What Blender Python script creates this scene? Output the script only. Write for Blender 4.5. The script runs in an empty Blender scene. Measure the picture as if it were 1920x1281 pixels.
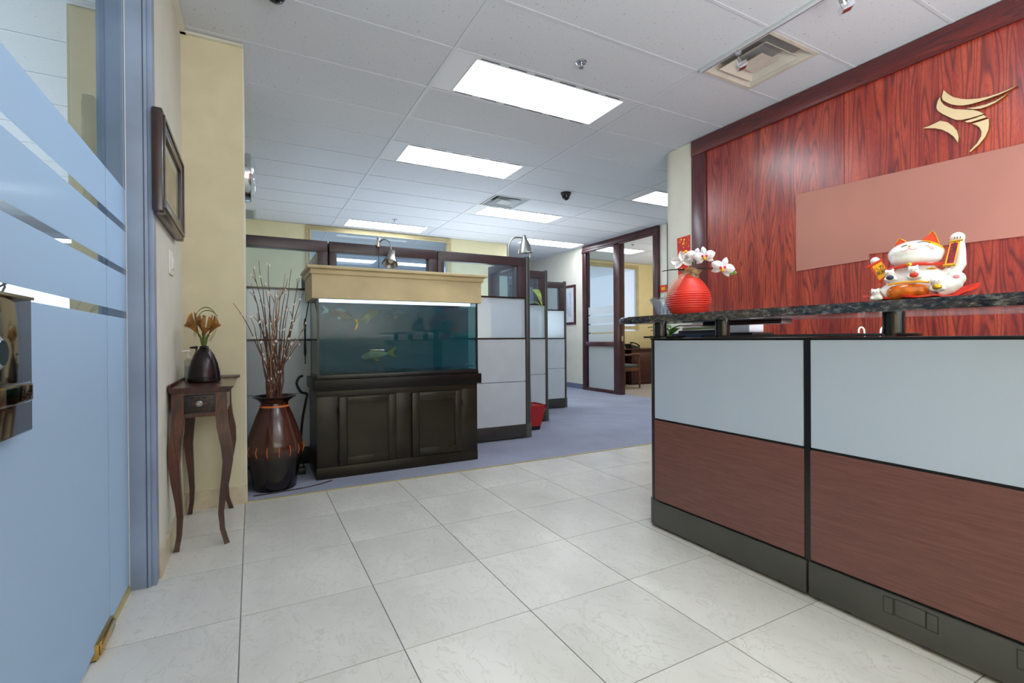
import bpy, bmesh, math, random
from mathutils import Vector, Matrix
random.seed(7)
PI = math.pi
scn = bpy.context.scene
COL = scn.collection

# ------------------------------------------------------------------ camera
F, YAW, PITCH, ROLL, EYE = 910.5, .4921, -.0041, -.0070, .972
fw = Vector((math.sin(YAW)*math.cos(PITCH), math.cos(YAW)*math.cos(PITCH), math.sin(PITCH)))
rt = Vector((math.cos(YAW), -math.sin(YAW), 0)); up = rt.cross(fw)
R_ = rt*math.cos(ROLL)+up*math.sin(ROLL); U_ = up*math.cos(ROLL)-rt*math.sin(ROLL)
cd = bpy.data.cameras.new('camera'); cam = bpy.data.objects.new('camera', cd); COL.objects.link(cam)
cam.matrix_world = Matrix(((R_.x, U_.x, -fw.x, 0), (R_.y, U_.y, -fw.y, 0), (R_.z, U_.z, -fw.z, EYE), (0, 0, 0, 1)))
cd.sensor_width = 36; cd.lens = F/1920*36; cd.clip_start = .02; cd.clip_end = 200
scn.camera = cam
scn.cycles.transparent_max_bounces = 24

# ------------------------------------------------------------------ world, exposure, light levels
w = bpy.data.worlds.new('daylight'); scn.world = w; w.use_nodes = True
w.node_tree.nodes['Background'].inputs[0].default_value = (.72, .83, 1, 1)
w.node_tree.nodes['Background'].inputs[1].default_value = .7
vs = scn.view_settings
vs.view_transform = 'Standard'; vs.look = 'None'; vs.gamma = 1; vs.use_curve_mapping = False
vs.exposure = 1.88
LENS = 3.2            # radiance of the fluorescent lenses
def area_light(name, loc, sx, sy, watt, col=(1, .97, .93), rot=(math.pi, 0, 0)):
    d = bpy.data.lights.new(name, 'AREA'); d.shape = 'RECTANGLE'; d.size = sx; d.size_y = sy; d.energy = watt; d.color = col
    o = bpy.data.objects.new(name, d); COL.objects.link(o); o.location = loc; o.rotation_euler = rot; return o
area_light('fill_desk', (2.25, -.6, .80), .6, 3.4, 17, (.93, .97, 1))             # added fill, no such lamp: hidden behind the desk, brightens the ceiling
area_light('fill_cubicles', (1.1, 6.1, .80), 2.2, 3.0, 5.5, (.74, .87, 1))  # unseen fill added behind the partitions to lift the back ceiling
area_light('fill_lobby', (1.0, -1.5, .974), 2.4, 1.8, 50, (.92, .97, 1))  # added at eye height so it stays edge-on; brightens the lobby ceiling
area_light('fill_meeting', (-2.6, 4.5, .80), 2.6, 7.0, 46, (.86, .93, 1))  # invented fill for the meeting room and the frosted film
area_light('fill_far', (1.6, 10.5, .80), 3.5, 3.5, 11, (.86, .93, 1))  # no real lamp here; lifts the far room's ceiling
area_light('fill_corridor', (3.2, 6.9, .80), 1.3, 2.2, 15, (.86, .93, 1))  # added out of sight behind the partitions to brighten the corridor
area_light('fill_office', (7.9, 6.0, .80), 1.2, 3.0, 16, (1, .96, .9))  # made-up fill for the office beyond the door frame
CEIL = 2.742
GX0, GY0, GW, GL = 1.104, 2.7675, 1.518, .508     # ceiling grid (20 x 60 inch)
FX0, FY0, FT = -.0423, 3.3345, .4579              # floor tiles (18 inch)

# ------------------------------------------------------------------ materials
def lin(c):
    return tuple((v/255/12.92 if v/255 <= .04045 else ((v/255+.055)/1.055)**2.4) for v in c)+(1,)
class NT:
    def __init__(s, name):
        s.m = bpy.data.materials.new(name); s.m.use_nodes = True
        s.t = s.m.node_tree; s.t.nodes.clear()
        s.out = s.t.nodes.new('ShaderNodeOutputMaterial')
    def n(s, typ, **kw):
        nd = s.t.nodes.new(typ)
        for k, v in kw.items():
            if k.startswith('i_'):
                nd.inputs[int(k[2:]) if k[2:].isdigit() else k[2:].replace('_', ' ')].default_value = v
            else: setattr(nd, k, v)
        return nd
    def l(s, a, ai, b, bi): s.t.links.new(a.outputs[ai], b.inputs[bi])
    def bsdf(s, col=(200, 200, 200), rough=.5, metal=0, spec=.5, **kw):
        b = s.n('ShaderNodeBsdfPrincipled')
        b.inputs['Base Color'].default_value = lin(col)
        b.inputs['Roughness'].default_value = rough; b.inputs['Metallic'].default_value = metal
        b.inputs['Specular IOR Level'].default_value = spec
        for k, v in kw.items(): b.inputs[k.replace('_', ' ')].default_value = v
        s.l(b, 0, s.out, 0); s.b = b; return b
    def coords(s, scale=(1, 1, 1), rot=(0, 0, 0), space='Object'):
        tc = s.n('ShaderNodeTexCoord'); mp = s.n('ShaderNodeMapping')
        mp.inputs['Scale'].default_value = scale; mp.inputs['Rotation'].default_value = rot
        s.l(tc, space, mp, 0); return mp
    def noise(s, co, scale=5, detail=2, rough=.5, dist=0):
        nd = s.n('ShaderNodeTexNoise'); nd.inputs['Scale'].default_value = scale
        nd.inputs['Detail'].default_value = detail; nd.inputs['Roughness'].default_value = rough
        nd.inputs['Distortion'].default_value = dist; s.l(co, 0, nd, 0); return nd
    def ramp(s, src, so, stops):
        r = s.n('ShaderNodeValToRGB'); e = r.color_ramp.elements
        while len(e) < len(stops): e.new(.5)
        for i, (p, c) in enumerate(stops): e[i].position = p; e[i].color = lin(c) if len(c) == 3 else c
        s.l(src, so, r, 0); return r
    def math(s, op, a, ao=0, v=None, b=None, bo=0):
        m = s.n('ShaderNodeMath', operation=op); s.l(a, ao, m, 0)
        if b is not None: s.l(b, bo, m, 1)
        elif v is not None: m.inputs[1].default_value = v
        return m
    def mix(s, fac, fo, c1, c2, mode='MIX'):
        m = s.n('ShaderNodeMix', data_type='RGBA', blend_type=mode)
        if fac is None: m.inputs[0].default_value = fo
        else: s.l(fac, fo, m, 0)
        for i, c in ((6, c1), (7, c2)):
            if isinstance(c, tuple) and not hasattr(c[0], 'outputs'): m.inputs[i].default_value = lin(c) if len(c) == 3 else c
            else: s.l(c[0], c[1], m, i)
        return m
    def bump(s, src, so, strength=.2, dist=.002):
        b = s.n('ShaderNodeBump'); b.inputs['Strength'].default_value = strength; b.inputs['Distance'].default_value = dist
        s.l(src, so, b, 'Height'); s.l(b, 0, s.b, 'Normal')
M = {}
def plain(name, col, rough=.5, metal=0, spec=.5, var=.04, scale=6, **kw):
    """principled colour with a faint procedural variation"""
    t = NT(name); b = t.bsdf(col, rough, metal, spec, **kw)
    if var:
        co = t.coords(); nz = t.noise(co, scale, 3)
        dk = tuple(c*(1-var*2) for c in col); lt = tuple(min(255, c*(1+var)) for c in col)
        r = t.ramp(nz, 0, [(.3, dk), (.7, lt)]); t.l(r, 0, b, 'Base Color')
    M[name] = t.m; return t
def emis(name, col, st):
    t = NT(name); e = t.n('ShaderNodeEmission'); e.inputs[0].default_value = lin(col); e.inputs[1].default_value = st
    t.l(e, 0, t.out, 0); M[name] = t.m
def glass(name, tint=(245, 250, 250), ior=1.45, rough=0.0, haze=0, hazecol=(200, 210, 215)):
    t = NT(name); tr = t.n('ShaderNodeBsdfTransparent'); tr.inputs[0].default_value = lin(tint)
    gl = t.n('ShaderNodeBsdfGlossy'); gl.inputs['Roughness'].default_value = rough
    fr = t.n('ShaderNodeFresnel'); fr.inputs[0].default_value = ior
    base = tr
    if haze:
        df = t.n('ShaderNodeBsdfDiffuse'); df.inputs[0].default_value = lin(hazecol)
        mx = t.n('ShaderNodeMixShader'); mx.inputs[0].default_value = haze
        t.l(tr, 0, mx, 1); t.l(df, 0, mx, 2); base = mx
    ge = t.n('ShaderNodeNewGeometry'); inv = t.n('ShaderNodeMath', operation='SUBTRACT'); inv.inputs[0].default_value = 1; t.l(ge, 'Backfacing', inv, 1)
    fm = t.math('MULTIPLY', fr, 0, b=inv, bo=0)      # the outer face mirrors, the inner face only lets through (no false total reflection)
    m2 = t.n('ShaderNodeMixShader'); t.l(fm, 0, m2, 0); t.l(base, 0, m2, 1); t.l(gl, 0, m2, 2)
    t.l(m2, 0, t.out, 0); M[name] = t.m
def frost(name, col, trans=.5, gloss=.06, see=0.0):
    t = NT(name); a = t.n('ShaderNodeBsdfTranslucent'); a.inputs[0].default_value = lin(col)
    d = t.n('ShaderNodeBsdfDiffuse'); d.inputs[0].default_value = lin(col)
    g = t.n('ShaderNodeBsdfGlossy'); g.inputs['Roughness'].default_value = .12
    m = t.n('ShaderNodeMixShader'); m.inputs[0].default_value = trans; t.l(d, 0, m, 1); t.l(a, 0, m, 2)
    if see:
        tr = t.n('ShaderNodeBsdfTransparent'); m3 = t.n('ShaderNodeMixShader'); m3.inputs[0].default_value = see
        t.l(m, 0, m3, 1); t.l(tr, 0, m3, 2); m = m3
    m2 = t.n('ShaderNodeMixShader'); m2.inputs[0].default_value = gloss; t.l(m, 0, m2, 1); t.l(g, 0, m2, 2)
    t.l(m2, 0, t.out, 0); M[name] = t.m

plain('wall_cream', (212, 210, 196), .75, var=.01)
plain('wall_back_tan', (214, 206, 168), .75, var=.01)
plain('wall_yellow', (210, 201, 170), .75, var=.015)
plain('wall_white', (218, 215, 202), .7, var=.01)
plain('wall_ochre', (222, 208, 162), .75, var=.01)
plain('tee', (196, 200, 206), .5, var=0)
plain('baseboard_stone', (204, 190, 162), .35, var=.06, scale=9)
plain('white_metal', (200, 203, 208), .45, var=0)
plain('steel_blue', (138, 152, 174), .42, var=.06, scale=3)
plain('steel_dark', (72, 84, 104), .4, var=.04)
plain('black', (20, 20, 21), .35, var=0)
plain('black_gloss', (14, 14, 15), .15, var=0)
plain('dark_slot', (60, 62, 72), .6, var=0)
plain('frame_brown', (58, 42, 38), .25, var=.06)
plain('frame_dark', (48, 44, 47), .4, var=.05)
plain('frame_plum', (62, 46, 52), .35, var=.05)
plain('base_char', (80, 80, 76), .4, var=.06, scale=3)
plain('panel_grey', (190, 198, 208), .42, var=.01)
plain('post_metal', (74, 75, 78), .3, metal=.4, var=.03)
plain('brass', (196, 160, 92), .18, metal=1, var=0)
plain('brass_dark', (92, 76, 42), .06, metal=1, var=.1, scale=9)
plain('gold_matte', (214, 190, 150), .35, var=.02)
plain('gold_edge', (150, 100, 40), .3, metal=.6, var=.02)
plain('chrome', (205, 208, 212), .12, metal=1, var=0)
plain('nickel', (176, 174, 170), .3, metal=1, var=.03)
plain('espresso_dark', (18, 15, 12), .35, spec=.25, var=.1, scale=8)
plain('base_dark', (50, 49, 47), .4, var=.06, scale=3)
plain('espresso', (36, 30, 18), .34, spec=.35, var=.12, scale=8)
plain('tank_black', (14, 13, 13), .3, var=0)
plain('plastic_black', (22, 22, 24), .5, var=0)
plain('red_pot', (170, 34, 30), .3, var=.03)
plain('salmon', (172, 116, 103), .6, var=.03, scale=1.2)
plain('granite_under', (40, 38, 36), .5, var=.2, scale=60)
plain('ceramic', (236, 236, 236), .08, var=0)
plain('ceramic_red', (214, 60, 36), .12, var=.03)
plain('ceramic_orange', (222, 116, 30), .15, var=.12, scale=30)
plain('ceramic_yellow', (240, 168, 30), .12, var=0)
plain('cloth_red', (226, 52, 34), .3, var=.06, scale=20)
plain('gold', (220, 170, 60), .2, metal=.8, var=0)
plain('ink', (30, 20, 24), .5, var=0)
plain('inlay_red', (84, 24, 20), .4, var=0)
plain('pink', (232, 160, 170), .4, var=0)
plain('magenta', (214, 36, 84), .4, var=0)
plain('paper', (206, 206, 216), .7, var=.02)
plain('paper_red', (206, 40, 30), .5, var=.05, scale=40)
plain('navy', (34, 46, 74), .5, var=.03)
plain('manila', (190, 160, 130), .6, var=.02)
plain('petal', (240, 236, 240), .5, var=.03, scale=40)
plain('leaf', (70, 120, 40), .4, var=.15, scale=14)
plain('leaf_dark', (44, 52, 38), .45, var=.1, scale=14)
plain('leaf_light', (140, 170, 70), .4, var=.15, scale=14)
plain('burlap', (206, 182, 142), .8, var=.15, scale=60)
plain('lily', (188, 138, 74), .5, var=.15, scale=18)
plain('lily_stem', (96, 108, 48), .5, var=.1, scale=20)
plain('vase_plum', (44, 34, 38), .22, metal=.5, var=.05)
plain('twig', (94, 62, 50), .7, var=.2, scale=40)
plain('twig_tan', (150, 112, 76), .7, var=.15, scale=40)
plain('bud', (226, 214, 206), .8, var=.05, scale=40)
plain('stitch', (206, 110, 50), .4, var=0)
plain('hood_wood', (196, 178, 136), .5, var=.04, scale=4)
plain('hood_grey', (150, 152, 150), .5, var=.03)
plain('window_beige', (196, 180, 136), .5, var=.03)
plain('mahogany', (72, 38, 42), .3, var=.1, scale=5)
plain('chair_wood', (120, 74, 62), .4, var=.08, scale=8)
plain('seat_grey', (96, 104, 108), .8, var=.08, scale=60)
plain('switch', (222, 220, 216), .35, var=0)
plain('mat_board', (214, 206, 186), .7, var=.01)
plain('art_print', (206, 160, 110), .6, var=.12, scale=5)
plain('art_blue', (190, 196, 214), .6, var=.08, scale=5)
plain('liquid', (200, 206, 206), .1, var=0)
plain('base_blue', (112, 120, 150), .5, var=.04)
plain('vent_cream', (198, 192, 180), .45, var=.03)
plain('vent_grey', (170, 176, 180), .45, var=.03)
plain('tank_back', (50, 84, 96), .6, var=.35, scale=9)
plain('gravel', (34, 58, 98), .6, var=.45, scale=160)
plain('fish_orange', (220, 110, 44), .35, var=.25, scale=14)
plain('fish_gold', (226, 158, 40), .35, var=.2, scale=14)
plain('fish_pale', (232, 180, 136), .35, var=.2, scale=16)
plain('fish_grey', (120, 116, 116), .35, var=.2, scale=16)
plain('grout', (126, 126, 128), .8, var=.05)
plain('carpet_tan', (176, 164, 152), .95, spec=.1, var=.06, scale=220)
plain('strip_brass', (196, 178, 120), .35, metal=.3, var=.02)
plain('brown_plank', (52, 26, 24), .4, var=.1)
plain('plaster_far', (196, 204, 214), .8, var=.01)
plain('curtain', (74, 90, 120), .8, var=.1, scale=12)
plain('concrete_slab', (150, 150, 150), .8, var=.03)
emis('lens', (238, 247, 255), LENS)
emis('tank_lamp', (190, 214, 255), 1.3)
glass('clear_glass', (238, 244, 247), 1.42)
glass('pane_glass', (232, 240, 246), 1.35, haze=.06, hazecol=(190, 205, 225))
glass('crystal', (236, 240, 244), 1.9, rough=.02, haze=.14, hazecol=(236, 240, 246))
glass('bottle_glass', (228, 232, 230), 1.5, haze=.15)
glass('tank_glass', (226, 238, 238), 1.5)
glass('water', (190, 220, 226), 1.05, haze=.46, hazecol=(104, 158, 174))
glass('water_front', (200, 226, 230), 1.05, haze=.14, hazecol=(104, 158, 174))
glass('acrylic', (240, 240, 246), 1.6, haze=.2, hazecol=(235, 238, 245))
frost('film', (216, 234, 250), .66, .02)
frost('film_office', (224, 232, 240), .5, .05, see=.35)
frost('frost_panel', (216, 228, 238), .45, .05, see=.34)
frost('organza', (232, 196, 168), .4, .02, see=.78)

# ceiling tile: off-white with fissures
t = NT('ceiling_tile'); b = t.bsdf((196, 200, 204), .9, spec=.2)
co = t.coords(); nz = t.noise(co, 150, 3, .7); nz2 = t.noise(co, 52, 2)
ml = t.math('MULTIPLY', nz, 0, b=nz2, bo=0)
r = t.ramp(ml, 0, [(.11, (138, 140, 143)), (.16, (198, 202, 208))]); t.l(r, 0, b, 'Base Color'); t.bump(r, 0, .25, .003)
M['ceiling_tile'] = t.m
# floor tile: cream limestone with wandering veins
t = NT('floor_tile'); b = t.bsdf((205, 200, 190), .24, spec=.22)
oi = t.n('ShaderNodeObjectInfo'); tc = t.n('ShaderNodeTexCoord'); va = t.n('ShaderNodeVectorMath', operation='ADD')
sc_ = t.n('ShaderNodeVectorMath', operation='SCALE'); sc_.inputs['Scale'].default_value = 37.0
cmb = t.n('ShaderNodeCombineXYZ'); t.l(oi, 'Random', cmb, 0); t.l(oi, 'Random', cmb, 1); t.l(cmb, 0, sc_, 0)
t.l(tc, 'Object', va, 0); t.l(sc_, 0, va, 1)
mp = t.n('ShaderNodeMapping'); mp.inputs['Scale'].default_value = (1.0, .55, 1); t.l(va, 0, mp, 0)
vo = t.noise(mp, 11, 5, .62, 1.4); pp = t.math('SUBTRACT', vo, 0, .5); ab = t.math('ABSOLUTE', pp)
vein = t.ramp(ab, 0, [(0, (1, 1, 1, 1)), (.02, (0, 0, 0, 1))]); cl = t.noise(mp, 3.5, 4)
base = t.ramp(cl, 0, [(.3, (194, 192, 186)), (.7, (210, 208, 202))])
vm = t.math('MULTIPLY', vein, 0, b=cl, bo=0); vm = t.math('MULTIPLY', vm, 0, .5)
mx = t.mix(vm, 0, (base, 0), (150, 142, 134))
hv = t.n('ShaderNodeHueSaturation'); rv = t.n('ShaderNodeMapRange'); rv.inputs[3].default_value = .95; rv.inputs[4].default_value = 1.04
t.l(oi, 'Random', rv, 0); t.l(rv, 0, hv, 'Value'); t.l(mx, 2, hv, 'Color'); t.l(hv, 0, b, 'Base Color')
M['floor_tile'] = t.m
# carpet
t = NT('carpet'); b = t.bsdf((128, 132, 150), .95, spec=.1)
co = t.coords(); nz = t.noise(co, 420, 2); nz2 = t.noise(co, 2.2, 3)
r = t.ramp(nz, 0, [(.3, (128, 132, 150)), (.7, (180, 184, 204))]); r2 = t.ramp(nz2, 0, [(.3, (236, 236, 236)), (.75, (255, 255, 255))])
mx = t.mix(None, 1.0, (r, 0), (r2, 0), 'MULTIPLY'); t.l(mx, 2, b, 'Base Color'); t.bump(nz, 0, .5, .004); M['carpet'] = t.m
# red oak: contour lines of a stretched noise give cathedral grain
def oak(name, sc, light, mid, dark):
    t = NT(name); b = t.bsdf(light, .26, spec=.5); b.inputs['Coat Weight'].default_value = .6; b.inputs['Coat Roughness'].default_value = .3
    oi = t.n('ShaderNodeObjectInfo'); tc = t.n('ShaderNodeTexCoord'); va = t.n('ShaderNodeVectorMath', operation='ADD')
    s2 = t.n('ShaderNodeVectorMath', operation='SCALE'); s2.inputs['Scale'].default_value = 19.0
    cb = t.n('ShaderNodeCombineXYZ')
    for i in range(3): t.l(oi, 'Random', cb, i)
    t.l(cb, 0, s2, 0); t.l(tc, 'Object', va, 0); t.l(s2, 0, va, 1)
    mp = t.n('ShaderNodeMapping'); mp.inputs['Scale'].default_value = sc; t.l(va, 0, mp, 0)
    n1 = t.noise(mp, 1.0, 2.0, .45, .2); k = t.math('MULTIPLY', n1, 0, 15.0); fr = t.math('FRACT', k)
    lines = t.ramp(fr, 0, [(0, (1, 1, 1, 1)), (.12, (.85, .85, .85, 1)), (.3, (.1, .1, .1, 1)), (.6, (0, 0, 0, 1)), (1, (.9, .9, .9, 1))])
    mp2 = t.n('ShaderNodeMapping'); mp2.inputs['Scale'].default_value = tuple(v*22 for v in sc); t.l(va, 0, mp2, 0)
    n2 = t.noise(mp2, 1.6, 3, .7); pores = t.ramp(n2, 0, [(.42, (1, 1, 1, 1)), (.6, (0, 0, 0, 1))])
    n3 = t.noise(mp, 1.7, 2); tone = t.ramp(n3, 0, [(.35, mid), (.65, light)])
    pm = t.math('MULTIPLY', pores, 0, .55); mxl = t.math('MAXIMUM', lines, 0, b=pm, bo=0); mxl = t.math('MULTIPLY', mxl, 0, .82)
    mx = t.mix(mxl, 0, (tone, 0), dark); t.l(mx, 2, b, 'Base Color'); t.bump(mxl, 0, .12, .001); M[name] = t.m
oak('oak_panel', (1, 8.5, .7), (198, 84, 58), (154, 52, 44), (80, 30, 36))
oak('oak_crown', (1, .8, 9), (122, 34, 28), (100, 26, 26), (58, 16, 20))
oak('oak_stile', (1, 9, .8), (104, 36, 40), (92, 30, 36), (58, 20, 28))
oak('table_wood', (7, 7, 1.2), (92, 38, 17), (66, 26, 12), (30, 11, 7))
# granite
t = NT('granite'); b = t.bsdf((40, 42, 44), .12, spec=.6)
co = t.coords((1, .6, 1.4)); n1 = t.noise(co, 70, 4, .75); n2 = t.noise(co, 24, 3)
r = t.ramp(n1, 0, [(.38, (14, 16, 22)), (.5, (44, 48, 52)), (.62, (120, 122, 118)), (.75, (176, 170, 160))])
r2 = t.ramp(n2, 0, [(.4, (26, 34, 44)), (.65, (92, 78, 70))]); mx = t.mix(None, .4, (r, 0), (r2, 0)); t.l(mx, 2, b, 'Base Color'); M['granite'] = t.m
# walnut laminate of the desk
t = NT('laminate'); b = t.bsdf((110, 66, 62), .3, spec=.45)
co = t.coords((1, 3, 60)); n1 = t.noise(co, 3, 4, .65)
r = t.ramp(n1, 0, [(.3, (104, 68, 63)), (.7, (126, 84, 78))]); t.l(r, 0, b, 'Base Color'); M['laminate'] = t.m
plain('back_glass', (188, 203, 226), .06, var=.01, scale=1.5)
# lantern vase
plain('lantern', (226, 58, 44), .42, var=.05, scale=12)
# floor vase lacquer: brown facets, dark foot
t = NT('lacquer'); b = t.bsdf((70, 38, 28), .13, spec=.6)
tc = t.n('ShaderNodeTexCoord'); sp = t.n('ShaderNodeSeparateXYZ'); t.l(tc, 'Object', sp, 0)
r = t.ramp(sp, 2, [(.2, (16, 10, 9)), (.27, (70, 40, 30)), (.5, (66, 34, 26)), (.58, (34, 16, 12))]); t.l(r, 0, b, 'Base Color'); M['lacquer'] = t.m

# ------------------------------------------------------------------ mesh builder
class MB:
    def __init__(s): s.bm = bmesh.new()
    def box(s, x0, y0, z0, x1, y1, z1, bev=0, seg=2):
        x0, x1 = sorted((x0, x1)); y0, y1 = sorted((y0, y1)); z0, z1 = sorted((z0, z1))
        v = [s.bm.verts.new(p) for p in ((x0, y0, z0), (x1, y0, z0), (x1, y1, z0), (x0, y1, z0), (x0, y0, z1), (x1, y0, z1), (x1, y1, z1), (x0, y1, z1))]
        f = [s.bm.faces.new([v[i] for i in q]) for q in ((3, 2, 1, 0), (4, 5, 6, 7), (0, 1, 5, 4), (1, 2, 6, 5), (2, 3, 7, 6), (3, 0, 4, 7))]
        if bev:
            e = {e for q in f for e in q.edges}
            bmesh.ops.bevel(s.bm, geom=list(e), offset=bev, segments=seg, affect='EDGES', profile=.5)
        return s
    def hexa(s, P):
        v = [s.bm.verts.new(p) for p in P]
        for q in ((3, 2, 1, 0), (4, 5, 6, 7), (0, 1, 5, 4), (1, 2, 6, 5), (2, 3, 7, 6), (3, 0, 4, 7)): s.bm.faces.new([v[i] for i in q])
        return s
    def tube(s, pts, r, n=8, cap=True, sq=False):
        pts = [Vector(p) for p in pts]; rr = r if isinstance(r, (list, tuple)) else [r]*len(pts)
        rings = []; t0 = (pts[1]-pts[0]).normalized()
        a = t0.orthogonal().normalized() if not sq else None
        for i, p in enumerate(pts):
            t = (pts[min(i+1, len(pts)-1)]-pts[max(i-1, 0)]).normalized()
            if sq:
                a = Vector((1, 0, 0)); a = (a-t*a.dot(t)).normalized()
            else:
                a = (a-t*a.dot(t))
                a = a.normalized() if a.length > 1e-6 else t.orthogonal().normalized()
            bb = t.cross(a); ring = []
            for k in range(n):
                an = 2*PI*k/n+(PI/4 if sq else 0)
                ring.append(s.bm.verts.new(p+(a*math.cos(an)+bb*math.sin(an))*rr[i]))
            rings.append(ring)
        for i in range(len(rings)-1):
            for k in range(n): s.bm.faces.new((rings[i][k], rings[i][(k+1) % n], rings[i+1][(k+1) % n], rings[i+1][k]))
        if cap: s.bm.faces.new(rings[0][::-1]); s.bm.faces.new(rings[-1])
        return s
    def lathe(s, c, prof, n=32, axis='z', rot=0, cap=True):
        rings = []
        for (r, h) in prof:
            ring = []
            for k in range(n):
                an = 2*PI*k/n+rot; a, b = r*math.cos(an), r*math.sin(an)
                p = {'z': (a, b, h), 'x': (h, a, b), 'y': (b, h, a)}[axis]
                ring.append(s.bm.verts.new(Vector(c)+Vector(p)))
            rings.append(ring)
        for i in range(len(rings)-1):
            for k in range(n): s.bm.faces.new((rings[i][k], rings[i][(k+1) % n], rings[i+1][(k+1) % n], rings[i+1][k]))
        if cap: s.bm.faces.new(rings[0][::-1]); s.bm.faces.new(rings[-1])
        return s
    def ball(s, c, rad, u=16, v=10, mat=None):
        r = rad if isinstance(rad, (tuple, list)) else (rad,)*3
        m = Matrix.Translation(c) @ (mat.to_4x4() if mat else Matrix.Identity(4)) @ Matrix.Diagonal((*r, 1))
        bmesh.ops.create_uvsphere(s.bm, u_segments=u, v_segments=v, radius=1, matrix=m); return s
    def prism(s, poly, f0, f1):
        """polygon given by two point functions: poly of 2-tuples; f0/f1 map them to the two faces"""
        a = [s.bm.verts.new(f0(*p)) for p in poly]; b = [s.bm.verts.new(f1(*p)) for p in poly]; n = len(poly)
        s.bm.faces.new(a[::-1]); s.bm.faces.new(b)
        for i in range(n): s.bm.faces.new((a[i], a[(i+1) % n], b[(i+1) % n], b[i]))
        return s
    def strip(s, left, right, th=(0, 0, .001)):
        """a thick ribbon between two point rows"""
        t = Vector(th); rows = [[s.bm.verts.new(Vector(p)) for p in left], [s.bm.verts.new(Vector(p)) for p in right],
                                [s.bm.verts.new(Vector(p)+t) for p in right], [s.bm.verts.new(Vector(p)+t) for p in left]]
        for i in range(len(left)-1):
            for k in range(4): s.bm.faces.new((rows[k][i], rows[(k+1) % 4][i], rows[(k+1) % 4][i+1], rows[k][i+1]))
        s.bm.faces.new([rows[k][0] for k in range(3, -1, -1)]); s.bm.faces.new([rows[k][-1] for k in range(4)])
        return s
    def build(s, name, mat, parent=None, smooth=False, at=None, ang=35):
        bmesh.ops.recalc_face_normals(s.bm, faces=s.bm.faces)
        me = bpy.data.meshes.new(name); s.bm.to_mesh(me); s.bm.free()
        me.materials.append(M[mat] if isinstance(mat, str) else mat)
        if smooth: me.shade_smooth(); me.set_sharp_from_angle(angle=math.radians(ang))
        o = bpy.data.objects.new(name, me); COL.objects.link(o)
        if parent is not None: attach(o, parent)
        elif at is not None:
            me.transform(Matrix.Translation(-Vector(at))); o.location = at
        return o
def attach(o, parent):
    o.parent = parent
    if parent.parent is None: o.matrix_parent_inverse = parent.matrix_basis.inverted()
def thing(name, label, cat, loc, group=None):
    o = bpy.data.objects.new(name, None); COL.objects.link(o); o.empty_display_size = .1
    o.matrix_basis = Matrix.Translation(loc)
    return tag(o, label, cat, group)
def tag(o, label, cat, group=None):
    o['label'] = label; o['category'] = cat
    if group: o['group'] = group
    return o
def struct(o): o['kind'] = 'structure'; return o
def box(name, mat, a, b, parent=None, bev=0, seg=2, smooth=None):
    return MB().box(*a, *b, bev=bev, seg=seg).build(name, mat, parent, smooth=bool(bev) if smooth is None else smooth)
def clone(root, loc, label=None):
    r = root.copy(); COL.objects.link(r); r.matrix_basis = Matrix.Translation(loc)
    if label: r['label'] = label
    for ch in root.children:
        c = ch.copy(); COL.objects.link(c); c.parent = r; c.matrix_parent_inverse = ch.matrix_parent_inverse
        for g in ch.children:
            d = g.copy(); COL.objects.link(d); d.parent = c; d.matrix_parent_inverse = g.matrix_parent_inverse
    return r

# ------------------------------------------------------------------ room shell
fl = struct(box('floor', 'grout', (-6.5, -2.7, -.06), (9, 3.345, -.0025)))
tile0 = None
for i in range(-2, 8):
    for j in range(0, 13):
        x0 = FX0+i*FT; y1 = FY0-j*FT
        if tile0 is None:
            tile0 = MB().box(.0018, .0018, -.012, FT-.0018, FT-.0018, 0).build('tile', 'floor_tile'); o = tile0
        else:
            o = tile0.copy(); COL.objects.link(o)
        o.location = (x0, y1-FT, 0); o.parent = fl
struct(box('floor_carpet', 'carpet', (-6.5, 3.345, -.06), (9, 13.5, .003)))
struct(box('floor_office', 'carpet_tan', (5.77, 3.47, -.01), (8.9, 8.73, .0045)))
struct(box('trim_1', 'strip_brass', (-.035, 3.334, -.01), (3.6, 3.346, .004)))     # metal strip between tile and carpet

cl = struct(box('ceiling', 'concrete_slab', (-6.5, -2.7, CEIL+.05), (9, 13.5, CEIL+.12)))
tees = MB()
for k in range(-5, 6):
    x = GX0+k*GW; tees.box(x-.0115, -2.7, CEIL, x+.0115, 13.5, CEIL+.004)
for j in range(-10, 22):
    y = GY0+j*GL; tees.box(-6.5, y-.0085, CEIL+.0005, 9, y+.0085, CEIL+.004)
g = tees.build('tee_grid', 'tee', cl)
LIGHTS = [(0, 0), (0, 3), (1, 6), (0, 9), (2, 3), (3, 9)]
EXTRA = [(0, -4), (0, -7), (-3, 3), (-2, 9), (-3, 16), (0, 16), (1, 16), (2, 9)]  # lobby, nearer meeting-room and corridor-mouth entries are added for extra illumination
VENTS = [(1, -2), (1, 5)]
ct0 = None
for k in range(-3, 5):
    for j in range(-8, 19):
        if (k, j) in LIGHTS+EXTRA: continue
        if k < -1 and j < -4: continue
        x0 = GX0+k*GW; y0 = GY0+j*GL
        if (k, j) in VENTS:
            o = MB().box(.512, .002, 0, GW-.002, GL-.002, .014).build('ceiling_tile', 'ceiling_tile')
        elif ct0 is None:
            ct0 = o = MB().box(.002, .002, 0, GW-.002, GL-.002, .014).build('ceiling_tile', 'ceiling_tile')
        else:
            o = ct0.copy(); COL.objects.link(o)
        o.location = (x0, y0, CEIL+.0042); o.parent = cl

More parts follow.
